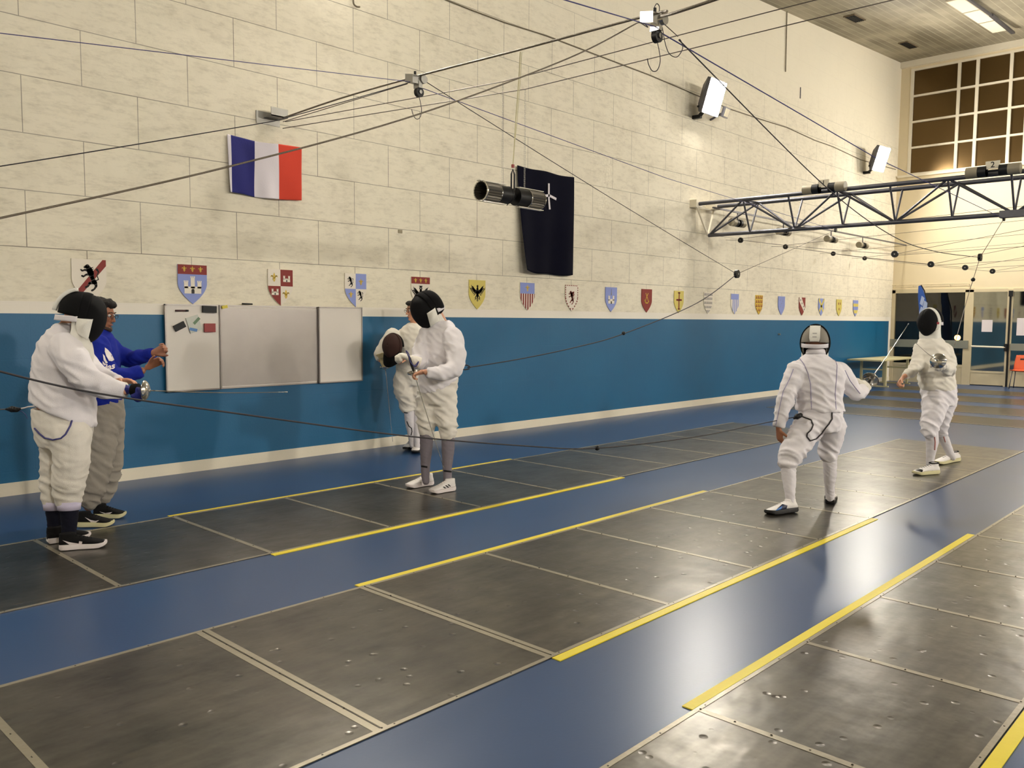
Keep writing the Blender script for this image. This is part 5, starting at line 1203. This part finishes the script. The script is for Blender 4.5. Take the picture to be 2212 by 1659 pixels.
B = person('bearded person with glasses in blue sweatshirt and grey joggers, gesturing with both hands', Z_(215, 1125), dB, fB,
    [(210, 712, 0, 0.085, 0.075), (208, 722, 0, 0.15, 0.11), (206, 742, 0, 0.205, 0.14), (208, 780, 0, 0.215, 0.165), (213, 830, 0, 0.20, 0.162), (217, 868, 0, 0.195, 0.155), (219, 881, 0, 0.175, 0.142)],
    [[(228, 744, 0.16, 0.082), (255, 765, 0.2, 0.072), (283, 776, 0.16, 0.064), (310, 769, 0.10, 0.054), (332, 763, 0.06, 0.044)], [(212, 746, -0.18, 0.082), (222, 785, -0.24, 0.072), (243, 814, -0.26, 0.066), (278, 811, -0.24, 0.056), (307, 801, -0.21, 0.046)]],
    lB, [(218, 862, 0, 0.18, 0.15), (223, 890, 0, 0.18, 0.15), (229, 925, 0, 0.15, 0.13)], PB_(219, 681), hfB, hands=[hB1, hB2], skin=M_skin2,
    jm=M_royal, bm=M_sweat, jname='sweatshirt', bname='joggers', seed=5.1, jamp=0.007, bamp=0.011, socks=[], jfolds=[(280, 776, 0.1, 0.1, 0.012), (243, 812, -0.3, 0.12, 0.012)], bfolds=[(205, 1050, 0, 0.14, 0.018), (240, 1030, 0.1, 0.12, 0.014)])
fo = MB().chain([(PB_(303, 802, -0.21), 0.034), (PB_(322, 792, -0.2), 0.028)], 14)
co, no, F = remesh(fo, 0.007, 1)
hair(B, [(0, -0.03, 0.058, 0.084, 0.10, 0.078), (0, 0.035, 0.105, 0.062, 0.055, 0.032), (0, -0.055, 0.0, 0.080, 0.062, 0.075), (0, 0.062, 0.098, 0.045, 0.04, 0.028)])
bd = MB(); H = B['H']
bd.chain([(H(-0.06, 0.03, -0.055), 0.012), (H(-0.042, 0.068, -0.085), 0.013), (H(0, 0.092, -0.098), 0.014), (H(0.042, 0.068, -0.085), 0.013), (H(0.06, 0.03, -0.055), 0.012)], 10); bd.chain([(H(-0.022, 0.094, -0.044), 0.004), (H(0.022, 0.094, -0.044), 0.004)], 8)
garment(bd, 'beard', mat('short_beard', rgb(58, 40, 32), 0.8), B['t'], 0.006, 1, 0.002, (40, 40, 40), 1.0, fine=0.001)
face_bits(B)
px_decal(B['jb'], [[(226, 751), (232, 756), (238, 763), (243, 771), (246, 778), (241, 781), (235, 780), (229, 770), (226, 760)], [(222, 765), (226, 770), (229, 778), (233, 784), (229, 786), (224, 778)], [(222, 780), (226, 785), (230, 788), (226, 790), (222, 786)]], 'chest_logo', M_sole, B['t'], 0.005)
def letters(s, x0, y0, h, slope, bv, parent, name):
    cu = bpy.data.curves.new('t', 'FONT'); cu.body = s; cu.size = h; cu.offset = h*0.03; cu.resolution_u = 3; o = bpy.data.objects.new('t', cu); C.objects.link(o)
    me = bpy.data.meshes.new_from_object(o.evaluated_get(bpy.context.evaluated_depsgraph_get())); bpy.data.objects.remove(o)
    V = [px_hit(bv, x0+v.co.x, y0-v.co.y+slope*v.co.x, 0.005) for v in me.vertices]; F = [tuple(p.vertices) for p in me.polygons]
    return fin(name, V, F, M_sole, parent)
letters('adidas', 201, 808, 19, -0.25, B['jb'], B['t'], 'lettering')
sB1, sb1 = shoe(B['t'], Z_(168, 1139), Z_(247, 1137), M_blkshoe, M_ysole, laces=M_blkcl)
px_decal(sb1, [[(183, 1117), (196, 1123), (206, 1125), (214, 1124), (200, 1133), (194, 1131), (196, 1127)]], 'bird_logo', M_sole, sB1, 0.002)
sB2, sb2 = shoe(B['t'], Z_(203, 1121), Z_(273, 1118), M_blkshoe, M_ysole, laces=M_blkcl)
px_decal(sb2, [[(215, 1105), (228, 1108), (243, 1106), (232, 1114), (226, 1113), (226, 1110)]], 'bird_logo', M_sole, sB2, 0.002)

# ---- C: masked fencer in the middle, looking down at his weapon
dC = 7.8; PC_ = lambda x, y, dd=0.0: D_(x, y, dC+dd)
fC = (-CRH*0.8-CFH*0.6).normalized(); hfC = (-CRH*0.66-CFH*0.56-UP*0.5).normalized()
gC = PC_(893, 800, -0.42)
bladeC = (PC_(936, 938, -0.30)-gC).normalized()
lC = [[(927, 858, 0.02, 0.118), (923, 885, 0.0, 0.105), (922, 912, -0.02, 0.092), (921, 928, -0.02, 0.078), (921, 938, -0.02, 0.064)],
      [(957, 855, 0.0, 0.128), (961, 885, -0.02, 0.112), (966, 915, -0.04, 0.095), (968, 935, -0.04, 0.080), (968, 947, -0.04, 0.064)]]
skC = [[(921, 932, -0.02, 0.062), (921, 965, 0.0, 0.06), (919, 1000, 0.02, 0.045), (919, 1028, 0.03, 0.038), (920, 1040, 0.03, 0.034)], [(968, 938, -0.04, 0.062), (968, 970, -0.04, 0.06), (966, 1010, -0.03, 0.044), (967, 1038, -0.02, 0.038), (968, 1050, -0.02, 0.034)]]
hdC = (-CRH*0.9-UP*0.15-CFH*0.2)
gwC = PC_(885, 775, -0.34); gdC = (-CRH*0.85+UP*0.35-CFH*0.2)
Cc = person('masked fencer in white looking down at an epee, standing right of the whiteboard', Z_(940, 1060), dC, fC,
    [(955, 693, 0, 0.085, 0.08), (954, 702, 0, 0.13, 0.11), (952, 718, 0, 0.18, 0.14), (949, 750, 0, 0.20, 0.17), (948, 790, 0, 0.20, 0.18), (948, 815, 0, 0.20, 0.18), (947, 829, 0, 0.195, 0.18)],
    [[(976, 728, -0.12, 0.096), (986, 762, -0.20, 0.088), (983, 795, -0.28, 0.078), (952, 807, -0.38, 0.064), (922, 804, -0.42, 0.048)], [(925, 724, 0.02, 0.09), (908, 760, -0.10, 0.08), (905, 782, -0.20, 0.07), (890, 778, -0.32, 0.05)]],
    lC, [(950, 815, 0, 0.19, 0.165), (946, 845, 0, 0.185, 0.165), (943, 872, 0, 0.15, 0.14)], PC_(928, 666), hfC,
    hands=[(PC_(918, 803, -0.39), hdC, -UP*0.2-CFH*0.4+CRH*0.2-UP*0.6, dict(side=1, curl=(0.8, 1.0, 0.8), s=1.0, thumb=(0.8, 0.5, 0.3))), (gwC, gdC, -UP-CRH*0.2, dict(side=-1, curl=(0.9, 1.0, 0.7), s=0.9, thumb=(0.3, 1.0, -0.2)))],
    jm=M_jack, bm=M_bree, hem_tilt=-0.085, seed=7.7, jamp=0.009, bamp=0.012, socks=skC, jfolds=[(975, 795, -0.2, 0.14, 0.018), (945, 806, -0.3, 0.10, 0.014), (960, 750, -0.2, 0.16, 0.008)], bfolds=[(965, 915, -0.1, 0.15, 0.018), (922, 915, -0.1, 0.14, 0.016)])
sks = socks_on(Cc, skC, M_greysock)
px_decal(sks[0][1], [[(910, 1005), (923, 1007), (923, 1011), (910, 1009)]], 'sock_print', M_black, Cc['t'], 0.002); px_decal(sks[1][1], [[(959, 1015), (975, 1017), (975, 1021), (959, 1019)]], 'sock_print', M_black, Cc['t'], 0.002)
mask(Cc['t'], PC_(923, 668, -0.02), hfC, UP, 1.13, rim=M_blkcl, crown=M_blkcl, crown_low=0.25, tongue=False, flare=0.034)
flap(Cc['t'], PC_, [(922, 677), (940, 665), (949, 692), (930, 707)], -0.19, 0.03)
glove(Cc, gwC, gdC, -UP-CRH*0.2, M_jack2, 0.10, side=-1, curl=(0.9, 1.0, 0.7), s=1.0, thumb=(0.3, 1.0, -0.2), grow=0.007)
shC1, sbc1 = shoe(Cc['t'], Z_(934, 1048), Z_(878, 1056), M_whiteshoe, M_sole, laces=M_sole)
shC2, sbc2 = shoe(Cc['t'], Z_(981, 1060), Z_(929, 1068), M_whiteshoe, M_sole, laces=M_sole)
px_decal(sbc2, [[(956, 1052), (959, 1051), (966, 1055), (963, 1056)], [(961, 1049), (964, 1048), (971, 1053), (968, 1054)], [(966, 1047), (969, 1046), (974, 1050), (972, 1051)]], 'stripes', M_black, shC2, 0.002)
epee('epee pointing down, its guard held before the masked fencer in the middle', gC, bladeC, 0.88, 0.062)
tag(MB().tube(smooth_pts([PC_(886, 778, -0.42), PC_(877, 758, -0.45), PC_(883, 765, -0.46), PC_(886, 780, -0.46), PC_(895, 790, -0.45), PC_(904, 781, -0.44), PC_(900, 790, -0.43), gC+Vector((0, 0, 0.03))], 40), 0.0045, 8).build('guard_cord', M_blue, None, True), 'blue looping cord between the white glove and the epee guard', 'cord')
t = thing('cord_plug', 'dark plug and loop hooked at the back of the masked fencer in the middle', 'plug', CB)
MB().tube(smooth_pts([CB+CR*0.03, CB+CR*0.0+UP*0.02, CB-CR*0.04+UP*0.02, CB-CR*0.06, CB-CR*0.03-UP*0.02, CB+CR*0.02-UP*0.01], 24), 0.006, 8).build('loop', M_cord, t, True)
MB().tube(smooth_pts([CB-CR*0.06, CB-CR*0.07-UP*0.06, CB-CR*0.10-UP*0.13, CB-CR*0.17-UP*0.17], 16), 0.0025, 6).build('loose_wire', M_cord, t, True)

# ---- D: bare-headed fencer behind
dD = 10.0; PD_ = lambda x, y, dd=0.0: D_(x, y, dD+dd)
fD = (-CRH*0.45-CFH*0.9).normalized(); hfD = (-CRH*0.80-CFH*0.58-UP*0.12).normalized()
gwD = PD_(824, 776, -0.1); gdD = (-UP*0.9+CRH*0.3)
lD = [[(872, 820, -0.02, 0.125), (872, 845, -0.05, 0.11), (879, 868, -0.05, 0.092), (881, 880, -0.05, 0.08), (882, 890, -0.05, 0.066)], [(903, 820, 0.02, 0.12), (903, 845, 0.0, 0.10), (901, 868, 0.0, 0.088), (900, 892, 0.0, 0.066)]]
skD = [[(883, 885, -0.05, 0.062), (885, 910, -0.03, 0.058), (889, 940, 0.0, 0.044), (891, 962, 0.02, 0.036)], [(900, 888, 0.0, 0.062), (901, 915, 0.0, 0.056), (902, 945, -0.02, 0.042), (902, 966, -0.02, 0.036)]]
D = person('bare-headed person with glasses in fencing white, half hidden behind the masked fencer', Z_(895, 976), dD, fD,
    [(896, 698, 0, 0.085, 0.08), (896, 706, 0, 0.16, 0.10), (894, 720, 0, 0.225, 0.125), (891, 750, 0, 0.225, 0.15), (888, 782, 0, 0.20, 0.15), (888, 800, 0, 0.19, 0.145)],
    [[(848, 724, 0.0, 0.088), (832, 746, -0.02, 0.078), (821, 765, -0.06, 0.070), (823, 778, -0.1, 0.052)], [(926, 722, 0.0, 0.088), (935, 750, -0.05, 0.078), (920, 772, -0.2, 0.066), (890, 775, -0.3, 0.05)]],
    lD, [(888, 795, 0, 0.18, 0.15), (888, 812, 0, 0.18, 0.15), (888, 832, 0, 0.15, 0.13)], PD_(895, 672), hfD,
    hands=[(gwD, gdD, CRH+UP*0.1, dict(side=-1, curl=(0.9, 1.0, 0.7), s=0.9)), (PD_(888, 775, -0.3), -CRH, -UP, dict(side=1, curl=(0.5, 0.6, 0.5)))],
    jm=M_jack2, bm=M_bree, seed=3.2, jamp=0.006, bamp=0.012, socks=skD, bfolds=[(880, 870, -0.1, 0.14, 0.016)])
hair(D, [(0, -0.03, 0.055, 0.086, 0.10, 0.076), (0, 0.05, 0.098, 0.062, 0.05, 0.026), (0, -0.055, 0.0, 0.083, 0.06, 0.07), (-0.06, 0.03, 0.07, 0.03, 0.05, 0.03)])
face_bits(D)
skd = socks_on(D, skD, M_whsock)
px_line(skd[0][1], [(879, 910), (883, 920), (889, 925), (890, 932), (888, 940)], 0.006, 'sock_print', M_black, D['t'], 0.002)
px_line(D['bb'], [(873, 890), (882, 892), (892, 890)], 0.005, 'knee_stripe', M_black, D['t'], 0.003)
glove(D, gwD, gdD, CRH+UP*0.1, M_tanglove, 0.07, side=-1, curl=(0.9, 1.0, 0.7), s=1.0, grow=0.008)
shoe(D['t'], Z_(893, 966), Z_(876, 974), M_whiteshoe, M_gum, laces=M_blkcl); shoe(D['t'], Z_(904, 968), Z_(896, 982), M_whiteshoe, M_gum, laces=M_blkcl)
epee('epee pointing straight down beside the bare-headed fencer, by the blue wall', PD_(832, 790, -0.1), (PD_(846, 930, 0.0)-PD_(832, 790, -0.1)), 0.86, 0.068)
tm_ = thing('fencing_mask', 'brown fencing mask held under the arm of the bare-headed fencer', 'mask', PD_(848, 790, -0.22))
mask(tm_, PD_(849, 747, -0.22), (-CRH*0.35-CFH*0.9+UP*0.1), UP, 0.98, cage=M_brmesh, rim=M_brmesh, crown=M_blkcl, bib=M_blkcl, strap=False, tongue=False)
MB().ell(PD_(848, 776, -0.26), CRH*0.055, CFH*0.03, UP*0.06).build('bib_pad', mat('grey_pad', rgb(92, 90, 84), 0.7), tm_, True)

# ---- E: fencer on guard seen from behind
dE = 7.1; PE_ = lambda x, y, dd=0.0: D_(x, y, dE+dd)
fE = (CFH*0.92+CRH*0.38).normalized()
gE = PE_(1880, 821, 0.42); bE = (D_(1968, 691, 8.1)-gE).normalized()
gwE = PE_(1868, 838, 0.24); gdE = (gE-gwE).normalized()
lE = [[(1747, 922, -0.02, 0.130), (1728, 950, -0.06, 0.115), (1711, 980, -0.08, 0.098), (1703, 995, -0.08, 0.086), (1702, 1006, -0.08, 0.070)],
      [(1797, 918, 0.04, 0.118), (1796, 945, 0.08, 0.096), (1790, 968, 0.12, 0.084), (1789, 980, 0.12, 0.082), (1791, 989, 0.12, 0.062)]]
skE = [[(1703, 1002, -0.08, 0.062), (1704, 1030, -0.10, 0.058), (1706, 1060, -0.12, 0.045), (1707, 1082, -0.12, 0.038), (1708, 1092, -0.12, 0.034)], [(1793, 997, 0.12, 0.057), (1793, 1020, 0.14, 0.055), (1792, 1048, 0.17, 0.042), (1793, 1075, 0.2, 0.035)]]
E_ = person('fencer on guard seen from behind, mask on, in the middle of the right half', Z_(1745, 1095), dE, fE,
    [(1762, 764, 0, 0.078, 0.075), (1762, 774, 0, 0.12, 0.09), (1764, 786, 0, 0.185, 0.115), (1766, 803, 0, 0.222, 0.135), (1768, 835, 0, 0.205, 0.145), (1770, 865, 0, 0.185, 0.14), (1772, 887, 0, 0.198, 0.15)],
    [[(1720, 802, 0, 0.09), (1706, 835, -0.02, 0.076), (1695, 870, -0.04, 0.068), (1687, 900, -0.03, 0.057), (1682, 922, -0.02, 0.044)], [(1812, 804, 0.02, 0.09), (1832, 828, 0.05, 0.078), (1848, 850, 0.08, 0.068), (1860, 846, 0.16, 0.058), (1867, 839, 0.22, 0.048)]],
    lE, [(1772, 880, 0, 0.175, 0.145), (1773, 898, 0, 0.18, 0.15), (1772, 930, 0, 0.15, 0.13)], PE_(1762, 741, 0.03), (fE-UP*0.05),
    hands=[(PE_(1682, 926, -0.02), (-UP*0.95+CRH*0.15), (CRH*0.8+CFH*0.3), dict(side=1, curl=(0.35, 0.5, 0.4), s=1.0)), (gwE, gdE, -UP*0.6-CRH*0.7, dict(side=1, curl=(0.9, 1.0, 0.7), s=0.9))],
    skin=mat('shaded_brown_skin', rgb(148, 98, 70), 0.55, bump=0.1, bscale=300), jm=M_jack, bm=M_jack, seed=9.4, jamp=0.008, bamp=0.009, socks=skE, hs=0.95,
    jfolds=[(1730, 850, -0.1, 0.12, 0.012), (1770, 870, -0.1, 0.2, 0.012), (1848, 850, 0.1, 0.1, 0.014), (1695, 880, 0, 0.12, 0.01)], bfolds=[(1708, 985, -0.1, 0.14, 0.020), (1790, 972, 0.1, 0.12, 0.018), (1750, 925, -0.1, 0.15, 0.012)])
socks_on(E_, skE, M_whsock, 0.004)
M_seam = mat('lilac_seam', rgb(150, 146, 176), 0.7)
for ln in ([(1725, 771), (1736, 786), (1745, 805), (1751, 830), (1753, 884)], [(1803, 772), (1808, 790), (1807, 815), (1804, 850), (1806, 884)], [(1714, 797), (1706, 818), (1692, 845), (1684, 880), (1676, 918)], [(1825, 800), (1836, 822), (1848, 838), (1858, 850)]):
    px_line(E_['jb'], ln, 0.0035, 'seam', M_seam, E_['t'], 0.001)
px_line(E_['bb'], [(1797, 889), (1797, 905), (1790, 916), (1775, 935), (1762, 948), (1750, 952), (1743, 944), (1744, 936), (1753, 928), (1756, 918), (1752, 908), (1737, 902), (1730, 898)], 0.006, 'body_cord', M_cord, E_['t'], 0.005)
MB().chain([(PE_(1716, 903, -0.15), 0.012), (PE_(1722, 900, -0.15), 0.024), (PE_(1729, 897, -0.15), 0.02)], 10).build('cord_plug', M_black, E_['t'], True)
MB().tube([PE_(1762, 768, 0), PE_(1762, 757, 0.01)], [0.084, 0.076], 24).build('collar', M_jack, E_['t'], True)
mask(E_['t'], PE_(1761, 740, 0.05), (fE-UP*0.05), UP, 1.0, rim=M_blkcl, crown=mat('grey_hood_lining', rgb(134, 128, 118), 0.8), rimw=2.0, prt=True, t0=0.55)
glove(E_, gwE, gdE, -UP*0.6-CRH*0.7, M_jack2, 0.06, side=1, curl=(0.9, 1.0, 0.7), s=1.0, grow=0.009)
shE1, sbe = shoe(E_['t'], Z_(1720, 1107)+UP*0.0, Z_(1655, 1114), M_whiteshoe, M_gum, laces=M_sole, roll=-0.15)
px_decal(sbe, [[(1677, 1101), (1690, 1089), (1701, 1092), (1697, 1103), (1682, 1106)]], 'blue_panel', mat('navy_panel', rgb(18, 26, 56), 0.5), shE1, 0.002)
px_decal(sbe, [[(1672, 1104), (1682, 1098), (1690, 1093), (1686, 1100)]], 'light_blue_line', mat('light_blue_panel', rgb(70, 120, 190), 0.5), shE1, 0.004)
toeE = Z_(1793, 1091)+Vector((fE.x, fE.y, 0))*0.27
shE2, sbe2 = shoe(E_['t'], Z_(1793, 1091), toeE, M_whiteshoe, M_gum, laces=M_sole)
px_decal(sbe2, [[(1791, 1075), (1799, 1075), (1799, 1077), (1791, 1077)]], 'heel_mark', M_black, shE2, 0.002)
epee('epee pointing up and away, held by the fencer seen from behind', gE, bE, 0.92, 0.070)

# ---- F: fencer facing the camera side
dF = 9.1; PF_ = lambda x, y, dd=0.0: D_(x, y, dF+dd)
fF = (-CRH*0.72-CFH*0.69).normalized(); hfF = (-CRH*0.84-CFH*0.52-UP*0.10).normalized()
gF = PF_(2027, 780, -0.62); bF = (-CRH*0.62-CFH*0.75+UP*0.22).normalized()
gwF = PF_(2037, 789, -0.48)
lF = [[(2020, 868, -0.06, 0.135), (2015, 898, -0.10, 0.115), (2009, 918, -0.12, 0.100), (2008, 930, -0.12, 0.086), (2010, 940, -0.12, 0.072)], [(2040, 865, 0.10, 0.13), (2034, 900, 0.16, 0.10), (2030, 920, 0.2, 0.085), (2034, 938, 0.25, 0.066)]]
skF = [[(2012, 934, -0.12, 0.068), (2014, 955, -0.10, 0.062), (2010, 985, -0.06, 0.045), (2009, 1006, -0.04, 0.038)], [(2033, 934, 0.25, 0.058), (2042, 955, 0.3, 0.052), (2052, 978, 0.36, 0.042), (2058, 988, 0.38, 0.036)]]
F_ = person('fencer facing the viewer, black and white mask on, farthest right of all', Z_(2018, 1018), dF, fF,
    [(2010, 725, 0, 0.080, 0.075), (2011, 735, 0, 0.13, 0.10), (2013, 750, 0, 0.165, 0.13), (2017, 780, 0, 0.175, 0.155), (2022, 812, 0, 0.185, 0.17), (2025, 834, 0, 0.185, 0.18), (2026, 842, 0, 0.175, 0.17)],
    [[(1990, 753, 0.02, 0.078), (1984, 778, -0.02, 0.068), (1978, 794, -0.06, 0.060), (1967, 805, -0.12, 0.052), (1955, 812, -0.18, 0.043)], [(2039, 756, 0.0, 0.084), (2050, 780, -0.06, 0.074), (2050, 798, -0.14, 0.070), (2043, 796, -0.32, 0.058), (2037, 789, -0.46, 0.046)]],
    lF, [(2027, 832, 0, 0.175, 0.165), (2028, 850, 0, 0.18, 0.17), (2029, 875, 0, 0.15, 0.14)], PF_(2009, 695), hfF,
    hands=[(PF_(1951, 815, -0.2), (-CRH*0.6-UP*0.7-CFH*0.2), (CRH*0.6-UP*0.3-CFH*0.4), dict(side=1, curl=(1.0, 1.3, 0.9), s=1.1)), (gwF, bF, -UP-CRH*0.2, dict(side=-1, curl=(0.9, 1.0, 0.7), s=0.9))],
    skin=M_skin, jm=M_jack2, bm=M_jack, seed=11.9, jamp=0.009, bamp=0.010, socks=skF, hs=0.95, jfolds=[(2055, 800, -0.2, 0.13, 0.014), (2020, 815, -0.2, 0.2, 0.012), (1973, 796, -0.1, 0.1, 0.012)], bfolds=[(2010, 920, -0.2, 0.14, 0.018), (2025, 860, -0.2, 0.15, 0.012)])
skf = socks_on(F_, skF, M_whsock)
M_rp = mat('sock_red_print', rgb(176, 96, 84), 0.7)
px_line(skf[0][1], [(2016, 937), (2019, 945), (2020, 955), (2019, 972)], 0.005, 'sock_print', M_rp, F_['t'], 0.001); px_line(skf[1][1], [(2038, 940), (2042, 955)], 0.005, 'sock_print', M_rp, F_['t'], 0.001)
mk = mask(F_['t'], PF_(2009, 695, -0.02), hfF, UP, 1.0, rim=M_bib, crown=M_blkcl, bibdrop=0.015, tongue=False)
Pm = mk[0]; a_ = PF_(2026, 698, -0.14); MB().obox(a_, CFH*0.004, CRH*0.012, UP*0.012).build('red_badge', mat('badge_red', rgb(150, 40, 50), 0.6), F_['t'])
flap(F_['t'], PF_, [(2021, 691), (2034, 692), (2031, 708), (2021, 714)], -0.115, 0.015)
glove(F_, gwF, bF, -UP-CRH*0.2, M_jack2, 0.07, side=-1, curl=(0.9, 1.0, 0.7), s=1.0, grow=0.010)
shF1, _ = shoe(F_['t'], Z_(2026, 1024), Z_(1973, 1027), M_whiteshoe, M_ysole, laces=M_blkcl, collar=M_blkcl)
px_decal(_, [[(1977, 1016), (1992, 1020), (1994, 1015), (1984, 1012)], [(2008, 1019), (2014, 1016), (2013, 1020)]], 'black_panel', M_black, shF1, 0.002)
shF2, _ = shoe(F_['t'], Z_(2070, 996), Z_(2020, 1005), M_whiteshoe, M_ysole, laces=M_blkcl, collar=M_blkcl)
px_decal(_, [[(2043, 998), (2053, 993), (2053, 996), (2044, 1001)]], 'black_panel', M_black, shF2, 0.002)
epee('epee held towards the viewer by the facing fencer at the right', gF, bF, 0.85, 0.076)
